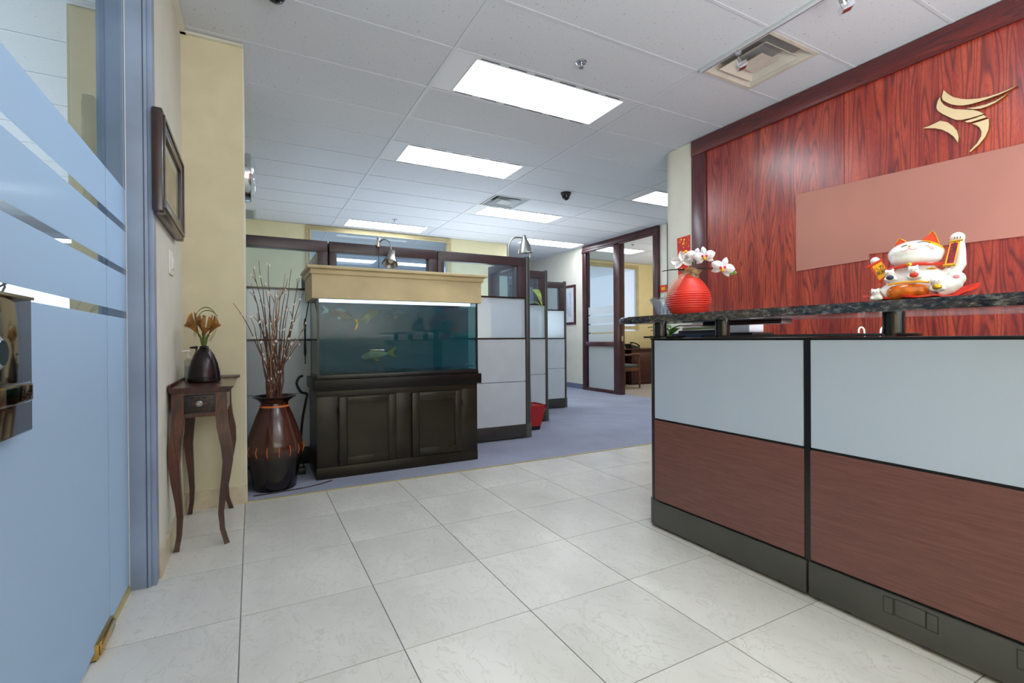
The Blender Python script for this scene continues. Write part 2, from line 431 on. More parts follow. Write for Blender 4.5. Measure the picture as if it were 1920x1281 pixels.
# left wall, its end block, the steel post of the glass front
struct(box('wall_left', 'wall_cream', (-.5, 2.43, 0), (-.345, 3.336, CEIL)))
wb = struct(box('wall_left_end', 'wall_yellow', (-.83, 3.335, 0), (-.036, 3.88, CEIL)))
struct(box('trim_2', 'wall_white', (-.036, 3.335, 0), (-.030, 3.88, CEIL)))
struct(box('wall_meeting', 'wall_ochre', (-.84, 3.34, 0), (-.828, 13, CEIL)))
struct(box('baseboard_left', 'baseboard_stone', (-.345, 2.44, 0), (-.333, 3.323, .105)))
struct(box('baseboard_left_end', 'baseboard_stone', (-.345, 3.323, 0), (-.032, 3.335, .105)))
struct(box('trim_3', 'wall_cream', (-.345, 2.43, CEIL-.012), (-.318, 3.335, CEIL+.001)))
struct(box('trim_4', 'wall_cream', (-.345, 3.308, CEIL-.012), (-.03, 3.335, CEIL+.001)))
po = struct(box('trim_5', 'steel_blue', (-.513, 2.372, 0), (-.358, 2.432, CEIL), bev=.002))
box('edge_strip', 'steel_blue', (-.358, 2.38, 0), (-.341, 2.44, CEIL), po, bev=.002)
box('groove', 'steel_dark', (-.372, 2.3705, 0), (-.368, 2.373, CEIL), po)
box('bead', 'white_metal', (-.4275, 2.368, 0), (-.4245, 2.373, CEIL), po)
struct(box('wall_back', 'wall_cream', (-6.5, -2.7, 0), (3.6, -2.6, CEIL)))
struct(box('wall_entrance', 'wall_ochre', (-.5, -2.6, 0), (-.36, .9, CEIL)))
struct(box('wall_meeting_far', 'plaster_far', (-6.5, 12.9, 0), (-4.6, 13, CEIL)))
struct(box('wall_meeting_side', 'plaster_far', (-6.5, -2.6, 0), (-6.4, 13, CEIL)))
struct(box('wall_meeting_sill', 'plaster_far', (-4.6, 12.9, 0), (-.84, 13, .9)))
struct(box('wall_meeting_lintel', 'curtain', (-4.6, 12.9, 2.35), (-.84, 13, CEIL)))

# office back wall with its window, far room
def wall_with_hole(name, mat, y0, y1, x0, x1, hx0, hx1, hz0, hz1):
    m = MB(); m.box(x0, y0, 0, hx0, y1, CEIL); m.box(hx1, y0, 0, x1, y1, CEIL)
    if hz0 > 0: m.box(hx0, y0, 0, hx1, y1, hz0)
    if hz1 < CEIL: m.box(hx0, y0, hz1, hx1, y1, CEIL)
    return struct(m.build(name, mat))
wall_with_hole('wall_office', 'wall_back_tan', 7.97, 8.09, -.83, 4.175, .79, 3.02, .95, 2.69)
wn = struct(MB().box(.80, 8.02, .96, 3.01, 8.028, 2.68).build('window_1', 'clear_glass'))
def frame_rect(x0, x1, z0, z1, y, wd, th, mat, parent):
    """picture frame moulding of four mitred lengths with a raised inner bead, lying in an x-z plane"""
    for (a, b, c, d) in ((x0-wd, x1+wd, z1, z1+wd), (x0-wd, x1+wd, z0-wd, z0), (x0-wd, x0, z0, z1), (x1, x1+wd, z0, z1)):
        box('casing', mat, (a, y-th, c), (b, y, d), parent, bev=.006)
    for (a, b, c, d) in ((x0-.018, x1+.018, z1-.002, z1+.016), (x0-.018, x1+.018, z0-.016, z0+.002), (x0-.018, x0+.004, z0, z1), (x1-.004, x1+.018, z0, z1)):
        box('bead', mat, (a, y-th-.014, c), (b, y-th+.002, d), parent, bev=.004)
frame_rect(.80, 3.01, .96, 2.66, 7.97, .065, .02, 'window_beige', wn)
struct(box('wall_far_room', 'plaster_far', (-.83, 12.9, 0), (4.2, 13, CEIL)))
struct(box('wall_far_side', 'plaster_far', (4.075, 8.09, 0), (4.175, 13, CEIL)))
# end of the corridor with a bright window
wall_with_hole('wall_end', 'wall_cream', 9.6, 9.7, 4.175, 5.65, 4.5, 5.55, .8, 2.55)
w3 = struct(box('window_3', 'clear_glass', (4.5, 9.65, .8), (5.55, 9.656, 2.55)))
for (a, c, b, d) in ((4.5, .8, 4.55, 2.55), (5.5, .8, 5.55, 2.55), (4.5, 2.5, 5.55, 2.55), (4.5, .8, 5.55, .85), (4.5, 2.30, 5.55, 2.33)):
    box('casing', 'frame_dark', (a, 9.58, c), (b, 9.62, d), w3)

# right side: rosewood feature wall, rounded cream column, office front
m = MB(); arc = [(3.515, 3.095), (3.515, 3.33)]
for k in range(1, 9):
    a = PI-(PI/2)*k/8; arc.append((3.655+.14*math.cos(a), 3.33+.14*math.sin(a)))
arc += [(5.75, 3.47), (5.75, 3.35), (3.64, 3.35), (3.64, 3.095)]
m.prism(arc, lambda x, y: (x, y, 0), lambda x, y: (x, y, CEIL)); struct(m.build('wall_right_end', 'wall_white', smooth=True))
ww = struct(box('wall_right', 'wall_white', (3.54, -2.6, 0), (3.64, 3.095, CEIL)))
ys = [2.94, 1.82, .60, -.62, -1.84, -2.6]
for a, b in zip(ys[:-1], ys[1:]):
    box('panel', 'oak_panel', (3.519, b+.0012, 0), (3.541, a-.0012, 2.61), ww)
box('crown', 'oak_crown', (3.500, -2.6, 2.605), (3.541, 3.095, CEIL-.001), ww, bev=.003)
box('stile', 'oak_stile', (3.505, 2.94, 0), (3.541, 3.096, 2.605), ww, bev=.003)
box('crown_lip', 'oak_crown', (3.492, -2.6, 2.602), (3.505, 2.95, 2.609), ww)

struct(box('wall_office_front', 'wall_white', (5.65, 3.47, 0), (5.77, 5.61, CEIL)))
struct(box('trim_6', 'frame_plum', (5.638, 5.40, 0), (5.652, 5.456, CEIL)))
struct(box('wall_corridor', 'wall_white', (5.65, 7.58, 0), (5.77, 9.7, CEIL)))
struct(box('baseboard_corridor', 'base_blue', (5.636, 7.58, 0), (5.65, 9.58, .1)))
struct(box('wall_office_back', 'wall_ochre', (8.05, 8.73, 0), (9, 8.83, CEIL)))
struct(box('wall_office_back_side', 'wall_ochre', (5.77, 8.73, 0), (6.4, 8.83, CEIL)))
struct(box('wall_office_sill', 'wall_ochre', (6.4, 8.73, 0), (8.05, 8.83, 1.15)))
struct(box('wall_office_lintel', 'wall_ochre', (6.4, 8.73, 2.62), (8.05, 8.83, CEIL)))
struct(box('wall_office_right', 'wall_ochre', (8.9, 3.4, 0), (9, 8.83, CEIL)))
struct(box('wall_office_near', 'wall_ochre', (5.77, 3.4, 0), (9, 3.5, CEIL)))
w2 = struct(box('window_2', 'film_office', (6.41, 8.75, 1.15), (8.045, 8.757, 2.62)))
frame_rect(6.42, 8.015, 1.265, 2.6, 8.73, .075, .02, 'window_beige', w2)
# mahogany door frame with a sidelight
d1 = struct(box('door_1', 'mahogany', (5.60, 5.613, 2.63), (5.70, 7.58, CEIL-.004), bev=.004))
box('head_moulding', 'mahogany', (5.585, 5.613, 2.60), (5.612, 7.58, 2.65), d1, bev=.005)
box('jamb', 'mahogany', (5.60, 5.613, 0), (5.70, 5.72, 2.63), d1, bev=.004)
box('jamb', 'mahogany', (5.60, 7.47, 0), (5.70, 7.58, 2.63), d1, bev=.004)
box('stop', 'frame_dark', (5.64, 7.44, 0), (5.68, 7.472, 2.6), d1)
box('mullion', 'mahogany', (5.585, 6.49, 0), (5.70, 6.655, 2.63), d1, bev=.008)
box('sidelight_rail', 'mahogany', (5.60, 6.64, .838), (5.70, 7.48, .919), d1, bev=.004)
box('sidelight_rail', 'mahogany', (5.60, 6.64, 0), (5.70, 7.48, .06), d1, bev=.004)
box('strike_plate', 'chrome', (5.62, 6.486, .93), (5.66, 6.491, 1.02), d1)
box('pane', 'clear_glass', (5.645, 6.65, .92), (5.652, 7.475, 2.63), d1)
box('pane', 'clear_glass', (5.645, 6.65, .06), (5.652, 7.475, .84), d1)
for (a, b) in ((.06, .838), (.92, 1.065), (1.09, 1.23), (1.255, 1.40), (1.425, 1.566)):
    box('frost_band', 'film_office', (5.640, 6.655, a), (5.643, 7.465, b), d1)

# ------------------------------------------------------------------ frosted glass entrance on the left
BANDS = ((.03, 1.0625), (1.09, 1.230), (1.2535, 1.3975), (1.4245, 1.560))
sl = struct(box('window_4', 'clear_glass', (-.441, 2.085, .012), (-.429, 2.372, CEIL)))
for a, b in BANDS: box('frost_band', 'film', (-.4285, 2.085, a), (-.4275, 2.371, b), sl)
box('floor_channel', 'strip_brass', (-.447, 2.09, 0), (-.423, 2.372, .02), sl)
gd = struct(box('door_2', 'clear_glass', (-.441, 1.06, .012), (-.429, 2.077, CEIL)))
for a, b in BANDS: box('frost_band', 'film', (-.4285, 1.06, a), (-.4275, 2.077, b), gd)
box('patch_fitting', 'brass', (-.452, 1.895, .004), (-.418, 2.082, .052), gd, bev=.003)
box('patch_cover', 'brass', (-.419, 1.905, .012), (-.412, 2.075, .046), gd, bev=.003)
box('pivot_foot', 'black', (-.44, 1.90, 0), (-.425, 2.0, .006), gd)
lk = thing('door_lock', 'polished brass lock case with lever bar on the frosted glass door', 'door lock', (-.42, 1.3, .776))
box('lock_case', 'brass_dark', (-.4275, .92, .794), (-.395, 1.337, 1.064), lk, bev=.004)
box('lever', 'brass_dark', (-.393, 1.13, .859), (-.370, 1.262, .899), lk, bev=.008, seg=3)
box('lever_hub', 'brass', (-.394, 1.06, .862), (-.366, 1.131, .897), lk, bev=.004)
MB().lathe((-.395, 1.145, .955), [(.03, 0), (.03, .014), (.022, .02)], 24, 'x').build('key_cylinder', 'chrome', lk, True)
box('edge_line', 'brass', (-.3955, .92, 1.0585), (-.391, 1.336, 1.064), lk)

# ------------------------------------------------------------------ ceiling fixtures
def ceiling_light(k, j, label):
    x, y = GX0+k*GW, GY0+j*GL; t = thing('ceiling_light', label, 'ceiling light', (x+GW/2, y+GL/2, CEIL), 'fluorescent ceiling lights')
    z0, z1 = CEIL+.0042, CEIL+.03; lx0, lx1, ly0, ly1 = x+.168, x+1.360, y+.045, y+.465
    for a, b, nm in (((x+.012, y+.01), (lx0-.006, y+GL-.01), 'end_plate'), ((lx1+.006, y+.01), (x+GW-.012, y+GL-.01), 'end_plate'),
                 ((lx0-.006, y+.01), (lx1+.006, ly0-.006), 'side_rail'), ((lx0-.006, ly1+.006), (lx1+.006, y+GL-.01), 'side_rail')):
        box(nm, 'white_metal', (*a, z0), (*b, z1), t)
    fr = MB()
    for a, b in (((lx0-.006, ly0-.006), (lx1+.006, ly0)), ((lx0-.006, ly1), (lx1+.006, ly1+.006)), ((lx0-.006, ly0), (lx0, ly1)), ((lx1, ly0), (lx1+.006, ly1))):
        fr.box(*a, z0-.003, *b, z1)
    fr.build('lens_frame', 'white_metal', t)
    box('lens', 'lens', (lx0, ly0, z0+.001), (lx1, ly1, z1), t)
    n = 6; wdt = (lx1-lx0)/n
    for s_ in (ly0-.022, ly1+.012):
        for q in range(n):
            box('air_slot', 'dark_slot', (lx0+wdt*q+.02, s_, z0-.0012), (lx0+wdt*(q+1)-.045, s_+.009, z0+.002), t)
    return t
L0 = ceiling_light(0, 0, 'largest lit fluorescent ceiling light, nearest over the tiled floor')
names = {(0, 3): 'second lit ceiling light back, right behind the nearest one', (1, 6): 'lit ceiling light just behind the square air vent above the corridor',
 (0, 9): 'lit ceiling light against the beige office window at the back wall', (2, 3): 'lit ceiling light half hidden by the rounded cream column',
 (3, 9): 'lit ceiling light seen through the mahogany office front', (0, -4): 'added unseen ceiling light straight above the viewer in the lobby', (0, -7): 'added unseen ceiling light by the rear lobby wall',
 (-3, 3): 'added ceiling light in the meeting room beside the glass door', (-2, 9): 'added ceiling light midway down the meeting room',
 (-3, 16): 'far ceiling light seen through a clear stripe of the glass door', (0, 16): 'left ceiling light seen through the beige office window', (1, 16): 'right ceiling light seen through the beige office window',
 (2, 9): 'added ceiling light at the mouth of the corridor'}
for (k, j) in LIGHTS[1:]+EXTRA:
    clone(L0, (GX0+k*GW+GW/2, GY0+j*GL+GL/2, CEIL), names[(k, j)])

def diffuser(x, y, mat, label, name):
    """square three-cone louvre diffuser in a 20 inch module"""
    s = GL; t = thing(name, label, 'air vent', (x+s/2, y+s/2, CEIL)); z = CEIL
    cx, cy = x+s/2, y+s/2
    def ring(nm, ro, ri, zo, zi, th=.004):
        m = MB()
        P = lambda r, q, zz: (cx+r*q[0], cy+r*q[1], zz)
        Q = [(-1, -1), (1, -1), (1, 1), (-1, 1)]
        for a, b in ((0, 1), (1, 2), (2, 3), (3, 0)):
            m.hexa([P(ro, Q[a], zo), P(ro, Q[b], zo), P(ri, Q[b], zi), P(ri, Q[a], zi), P(ro, Q[a], zo+th), P(ro, Q[b], zo+th), P(ri, Q[b], zi+th), P(ri, Q[a], zi+th)])
        return m.build(nm, mat, t)
    ring('frame', .245, .222, z-.003, z-.003, .012)
    ring('outer_cone', .222, .150, z, z+.085)
    ring('middle_cone', .165, .100, z-.004, z+.05)
    m = MB(); m.hexa([(cx+a*.085, cy+b*.085, z-.004) for a, b in ((-1, -1), (1, -1), (1, 1), (-1, 1))]+[(cx+a*.06, cy+b*.06, z+.008) for a, b in ((-1, -1), (1, -1), (1, 1), (-1, 1))])
    m.build('center_plate', mat, t)
    box('plenum', 'black', (cx-.15, cy-.15, z+.092), (cx+.15, cy+.15, z+.1), t)
    return t
diffuser(GX0+GW+.012, GY0-2*GL, 'vent_cream', 'large square cream air vent beside the track lights and red wood wall', 'air_vent')
diffuser(GX0+GW+.012, GY0+5*GL, 'vent_grey', 'small distant square air vent in front of a lit ceiling light', 'air_vent')
gr = thing('return_air_grille', 'grey return grille in the ceiling by the back wall, beside the clock', 'air vent', (-.2, 7.7, CEIL))
box('frame', 'vent_grey', (-.45, 7.42, CEIL-.006), (.07, 7.95, CEIL+.003), gr)
for q in range(9): box('louver', 'dark_slot', (-.42, 7.45+q*.054, CEIL-.008), (.04, 7.465+q*.054, CEIL-.004), gr)

def sprinkler(x, y, label):
    t = thing('sprinkler', label, 'sprinkler', (x, y, CEIL), 'ceiling sprinklers')
    MB().lathe((x, y, CEIL), [(.036, .002), (.036, -.004), (.026, -.009), (.012, -.010)], 20).build('escutcheon', 'chrome', t, True)
    MB().lathe((x, y, CEIL), [(.009, -.008), (.011, -.02), (.006, -.026), (.006, -.034)], 12).build('body', 'chrome', t, True)
    MB().lathe((x, y, CEIL), [(.016, -.036), (.016, -.034), (.004, -.032)], 16).build('deflector', 'nickel', t, True)
    return t
S0 = sprinkler(1.873, 2.529, 'chrome ceiling sprinkler next to the largest ceiling light')
clone(S0, (1.863, 7.09, CEIL), 'small ceiling sprinkler near the beige window at the back')
clone(S0, (4.898, 7.584, CEIL), 'small ceiling sprinkler over the corridor left of the mahogany frame')
clone(S0, (6.338, 6.99, CEIL), 'small ceiling sprinkler inside the office behind the mahogany frame')
def dome(x, y, label):
    t = thing('dome_camera', label, 'security camera', (x, y, CEIL))
    MB().lathe((x, y, CEIL), [(.062, .002), (.064, -.012), (.052, -.034), (.05, -.036)], 28).build('housing', 'plastic_black', t, True)
    MB().lathe((x, y, CEIL), [(.05, -.034), (.047, -.055), (.036, -.074), (.018, -.086), (.002, -.089)], 28).build('dome', 'black_gloss', t, True)
    MB().lathe((x, y, CEIL), [(.02, -.05), (.02, -.062)], 14).build('lens_barrel', 'nickel', t, True)
    return t
dome(3.368, 4.875, 'black dome security camera on the ceiling near the corridor')
dome(.119, 2.68, 'black dome security camera cut by the top edge of the picture')

tr = thing('track_light', 'white ceiling track with clear acrylic spot heads over the desk', 'track light', (2.623, 1.4, CEIL))
box('rail', 'white_metal', (2.612, -.6, CEIL-.022), (2.638, 2.235, CEIL), tr, bev=.002)
box('rail_groove', 'dark_slot', (2.6225, -.6, CEIL-.0225), (2.6275, 2.225, CEIL-.020), tr)
def spot_head(y, name='spot_head'):
    x = 2.625; z = CEIL-.022
    h = MB().lathe((x, y, z), [(.014, 0), (.017, -.004), (.017, -.022), (.008, -.026)], 14).build(name, 'acrylic', tr, True)
    MB().tube([(x, y, z-.024), (x-.002, y-.004, z-.05)], .005, 8).build('stem', 'nickel', h, True)
    d = Vector((.25, -.25, -.93)).normalized(); p = Vector((x, y, z-.046))
    MB().tube([p+d*.0, p+d*.045], [.016, .016], 14).build('lamp_capsule', 'nickel', h, True)
    rot = d.to_track_quat('Z', 'X').to_matrix()
    m = MB(); bmesh.ops.create_cube(m.bm, size=1, matrix=Matrix.Translation(p+d*.052) @ rot.to_4x4() @ Matrix.Diagonal((.056, .056, .026, 1)))
    m.build('acrylic_block', 'acrylic', h)
    m = MB(); bmesh.ops.create_cube(m.bm, size=1, matrix=Matrix.Translation(p+d*.066) @ rot.to_4x4() @ Matrix.Diagonal((.04, .04, .004, 1)))
    m.build('lens_rim', 'chrome', h)
spot_head(1.955); spot_head(1.367); spot_head(.7)

# ------------------------------------------------------------------ wall fittings on the left
pf = thing('picture_frame', 'dark brown moulded picture frame with tan print on the cream wall', 'picture', (-.345, 2.69, 1.49))
ya, yb, za, zb = 2.355, 3.03, 1.49, 1.905
def fr_side(nm, y0, y1, z0, z1): box(nm, 'frame_brown', (-.343, y0, z0), (-.305, y1, z1), pf, bev=.008); 
fr_side('frame_side', ya, ya+.075, za, zb); fr_side('frame_side', yb-.075, yb, za, zb)
fr_side('frame_side', ya+.07, yb-.07, zb-.075, zb); fr_side('frame_side', ya+.07, yb-.07, za, za+.075)
for (y0, y1, z0, z1) in ((ya+.02, ya+.035, za+.02, zb-.02), (yb-.035, yb-.02, za+.02, zb-.02), (ya+.03, yb-.03, zb-.035, zb-.02), (ya+.03, yb-.03, za+.02, za+.035)):
    box('bead', 'frame_brown', (-.307, y0, z0), (-.299, y1, z1), pf, bev=.003)
box('mat_board', 'mat_board', (-.335, ya+.07, za+.07), (-.322, yb-.07, zb-.07), pf)
box('print', 'art_print', (-.322, ya+.13, za+.115), (-.3205, yb-.13, zb-.115), pf)
box('glazing', 'clear_glass', (-.318, ya+.072, za+.072), (-.316, yb-.072, zb-.072), pf)
sw = thing('light_switch', 'white wall switch plate below the picture frame', 'light switch', (-.345, 2.85, 1.30))
box('plate', 'switch', (-.345, 2.80, 1.296), (-.338, 2.92, 1.412), sw, bev=.003)
box('rocker', 'switch', (-.339, 2.845, 1.325), (-.332, 2.885, 1.385), sw, bev=.003)
ck = thing('wall_clock', 'round chrome wall clock seen edge-on at the corner of the yellow wall', 'clock', (-.03, 3.60, 2.035))
c = (-.030, 3.60, 2.035)
MB().lathe(c, [(.155, 0), (.155, .026), (.149, .036), (.135, .038)], 48, 'x').build('rim', 'chrome', ck, True)
MB().lathe(c, [(.136, .012), (.136, .016)], 48, 'x').build('dial', 'paper', ck, True)
MB().lathe(c, [(.14, .036), (.12, .05), (.08, .062), (.03, .068), (.002, .069)], 40, 'x').build('dome_glass', 'crystal', ck, True)
for ln, a in ((.08, 1.1), (.11, 2.6)):
    MB().tube([(c[0]+.02, c[1], c[2]), (c[0]+.02, c[1]+ln*math.cos(a), c[2]+ln*math.sin(a))], .003, 6).build('hand', 'black', ck)
pf2 = thing('picture_frame', 'mahogany framed pale print on the corridor wall beyond the cubicles', 'picture', (5.65, 8, 1.27))
for (y0, y1, z0, z1) in ((7.85, 7.90, 1.26, 2.05), (8.33, 8.38, 1.26, 2.05), (7.9, 8.33, 2.0, 2.05), (7.9, 8.33, 1.26, 1.31)):
    box('frame_side', 'mahogany', (5.622, y0, z0), (5.65, y1, z1), pf2, bev=.005)
box('mat_board', 'paper', (5.635, 7.9, 1.31), (5.642, 8.33, 2.0), pf2); box('print', 'art_blue', (5.6335, 7.99, 1.42), (5.635, 8.24, 1.9), pf2)

# ------------------------------------------------------------------ reception desk
DX = 1.83
dk = thing('reception_desk', 'reception desk with white glass upper panels and brown laminate lower panels', 'desk', (2.1, 1, 0))
J = 1.081                                   # joint between the two panel modules
for (y0, y1) in ((J+.012, 1.862), (-.45, J-.012)):
    box('core', 'black', (DX+.008, y0-.006, .02), (DX+.085, y1+.006, .966), dk)
    box('glass_panel', 'back_glass', (DX-.001, y0+.003, .562), (DX+.012, y1-.003, .962), dk, bev=.0015, smooth=False)
    box('laminate_panel', 'laminate', (DX-.001, y0, .143), (DX+.012, y1, .552), dk, bev=.002, smooth=False)
    box('base_panel', 'base_char', (DX-.006, y0-.009, .012), (DX+.015, y1+.006, .134), dk, bev=.004)
box('joint_channel', 'black_gloss', (DX+.004, J-.012, .02), (DX+.02, J+.012, .966), dk)
box('top_rail', 'black_gloss', (DX-.006, -.45, .9655), (DX+.09, 1.885, .9735), dk, bev=.003)
MB().lathe((DX+.044, 1.868, 0), [(.042, .14), (.042, .972)], 28).build('end_post', 'post_black' if 'post_black' in M else 'frame_dark', dk, True)
MB().lathe((DX+.042, 1.868, 0), [(.046, .012), (.047, .138)], 28).build('end_base', 'base_char', dk, True)
for (a, b, c, d) in ((.803, .829, .072, .122), (.717, .797, .074, .124), (.687, .713, .072, .122), (.486, .512, .072, .122), (.40, .48, .074, .124)):
    o = box('outlet_recess', 'black', (DX-.0066, a-.002, c-.002), (DX-.004, b+.002, d+.002), dk)
    box('outlet_cover', 'base_char', (DX-.0085, a, c), (DX-.005, b, d), o, bev=.0015)
for y in (1.80, 1.2, .95, .3): MB().lathe((DX+.03, y, 0), [(.018, 0), (.018, .008), (.008, .012)], 14).build('leveling_foot', 'black', dk, True)
box('end_core', 'black', (DX+.088, 1.868, .02), (2.60, 1.892, .966), dk)
box('end_glass_panel', 'back_glass', (DX+.10, 1.889, .562), (2.59, 1.902, .962), dk, bev=.0015, smooth=False)
box('end_laminate_panel', 'laminate', (DX+.10, 1.889, .143), (2.59, 1.902, .552), dk, bev=.002, smooth=False)
box('end_base_panel', 'base_char', (DX+.09, 1.887, .012), (2.60, 1.907, .134), dk, bev=.004)
box('work_surface', 'laminate', (DX+.09, -.45, .70), (2.62, 1.866, .735), dk, bev=.004)
box('support_panel', 'panel_grey', (2.58, .2, .0), (2.61, 1.86, .70), dk)
bk = box('bracket_plate', 'black_gloss', (1.845, .752, .9745), (1.905, 1.58, .9845), dk, bev=.004)
box('bracket_trim', 'post_metal', (1.8435, .80, .977), (1.8455, 1.56, .9815), bk)
box('bracket_plate', 'black_gloss', (1.842, 1.72, .9745), (1.905, 1.955, .984), dk, bev=.004)
for y in (1.858, 1.481, .819, .1):
    MB().lathe((1.872, y, 0), [(.031, .975), (.031, 1.052)], 28).build('column', 'frame_black' if 'frame_black' in M else 'black_gloss', dk, True)
# granite transaction top: a boat-shaped slab with bullnose edges
OUT = [(1.752, -.45), (1.752, .3), (1.752, 1.0), (1.752, 1.6), (1.753, 1.85), (1.757, 1.98), (1.768, 2.05), (1.790, 2.085), (1.825, 2.09), (1.87, 2.06), (1.96, 1.97), (2.06, 1.86), (2.12, 1.72), (2.13, 1.5), (2.15, 1.25), (2.24, 1.05), (2.36, .8), (2.42, .62), (2.45, .3), (2.45, -.45)]
m = MB(); m.prism(OUT, lambda x, y: (x, y, 1.0515), lambda x, y: (x, y, 1.0865))
e = [e for e in m.bm.edges if abs(e.verts[0].co.z-e.verts[1].co.z) < 1e-5]
bmesh.ops.bevel(m.bm, geom=e, offset=.0155, segments=4, affect='EDGES', profile=.5)
ct = m.build('granite_counter', 'granite', at=(2.0, .8, 1.0515), smooth=True, ang=50)
tag(ct, 'dark speckled granite transaction counter on black columns above the desk', 'countertop')
# its base is the bottom face; a dark plank bracket hangs below
box('plank_bracket', 'brown_plank', (2.02, 1.30, 1.034), (2.10, 1.72, 1.0525), ct, bev=.006)
# low cabinet behind, carrying papers
cb = thing('file_cabinet', 'grey file cabinet behind the reception desk under the paper stacks', 'cabinet', (2.33, 1.66, .735))
box('body', 'panel_grey', (2.08, 1.46, .737), (2.57, 1.862, .9745), cb, bev=.004); box('foot_rail', 'black', (2.1, 1.48, .7352), (2.55, 1.85, .738), cb)
for k in (0, 1): box('drawer', 'panel_grey', (2.565, 1.48, .75+.11*k), (2.574, 1.845, .85+.11*k), cb, bev=.002)
def paper(name, mat, x0, x1, y0, y1, z0, z1, label, cat, group=None, rot=0):
    z0 += .0145; z1 += .0145; cx, cy = (x0+x1)/2, (y0+y1)/2
    m = MB().box(x0, y0, z0, x1, y1, z1, bev=min(.002, (z1-z0)/4))
    bmesh.ops.rotate(m.bm, verts=m.bm.verts, cent=(cx, cy, z0), matrix=Matrix.Rotation(rot, 3, 'Z'))
    return tag(m.build(name, mat, at=(cx, cy, z0)), label, cat, group)
paper('folder', 'navy', 2.14, 2.40, 1.74, 2.04, .9605, .985, 'navy blue folder at the bottom of the left paper stack under the counter', 'folder')
paper('binder', 'plastic_black', 2.14, 2.42, 1.73, 1.99, .9855, 1.0, 'black binder between the navy folder and the white sheets under the counter', 'binder', rot=.05)
for i in range(5):
    paper('magazine', ('paper', 'leaf_light', 'paper', 'manila', 'paper')[i], 2.16, 2.40, 1.72, 1.98, 1.0005+.0075*i, 1.007+.0075*i,
          ('lowest white booklet', 'green covered booklet', 'middle white booklet', 'tan covered booklet', 'topmost white booklet')[i]+' in the left stack beneath the granite counter', 'booklet', 'booklets under the counter', rot=.03*(i % 3-1))
paper('envelope', 'manila', 2.14, 2.28, 1.485, 1.69, .9605, .968, 'manila envelope lowest in the right paper stack under the counter', 'envelope')
paper('binder', 'plastic_black', 2.14, 2.30, 1.52, 1.70, .9685, .984, 'thin black binder under the white paper pile, right stack', 'binder', rot=-.04)
paper('paper_pile', 'paper', 2.16, 2.27, 1.555, 1.70, .9845, 1.046, 'pile of white printer paper under the counter beside the column', 'paper pile')
# scroll-ended wire holder
wh = thing('card_holder', 'white wire card holder with two curled tips behind the desk', 'holder', (2.5, 1.16, .735))
for sx, y0 in ((1, 1.205), (-1, 1.15)):
    pts = [(2.5, y0, .735), (2.5, y0, .93), (2.5, y0+.006*sx, 1.0)]
    for k in range(9):
        a = PI*1.15*k/8; pts.append((2.5, y0+.006*sx+sx*.012*(1-math.cos(a)), 1.0+.018*math.sin(a)))
    MB().tube(pts, .0035, 8).build('wire', 'switch', wh, True)
box('foot', 'switch', (2.44, 1.05, .735), (2.56, 1.24, .745), wh, bev=.003)
# plant behind the counter
pp_ = thing('potted_plant', 'green leafy pot plant behind the desk, glimpsed under the granite tip', 'plant', (2.86, 2.735, 0))
MB().lathe((2.86, 2.735, 0), [(.06, 0), (.078, .22), (.082, .24), (.072, .24), (.066, .20)], 24).build('pot', 'black_gloss', pp_, True)
MB().tube([(2.86, 2.735, .20), (2.87, 2.73, .6), (2.86, 2.735, .95)], .012, 8).build('stem', 'lily_stem', pp_, True)
def leaf(parent, base, d, ln, wd, droop, mat, name='leaf'):
    d = Vector(d).normalized(); b = Vector(base); side = d.cross(Vector((0, 0, 1))).normalized()
    L, Rr = [], []
    for k in range(7):
        t_ = k/6; wv = wd*math.sin(PI*min(1, t_*1.02+.04))**.8*(1-.3*t_)+.0008
        p = b+d*ln*t_+Vector((0, 0, -droop*t_*t_))
        L.append(p-side*wv+Vector((0, 0, .25*wv))); Rr.append(p+side*wv+Vector((0, 0, .25*wv)))
    mid = [(a+b_)/2-Vector((0, 0, .25*wd*.6)) for a, b_ in zip(L, Rr)]
    m = MB(); m.strip(L, mid, (0, 0, .0012)); m.strip(mid, Rr, (0, 0, .0012)); return m.build(name, mat, parent, True, ang=80)
for k in range(12):
    a = k*2.4; leaf(pp_, (2.86, 2.735, .90+.014*k), (math.cos(a), math.sin(a), .9-.05*k), .2, .038, .05, 'leaf')

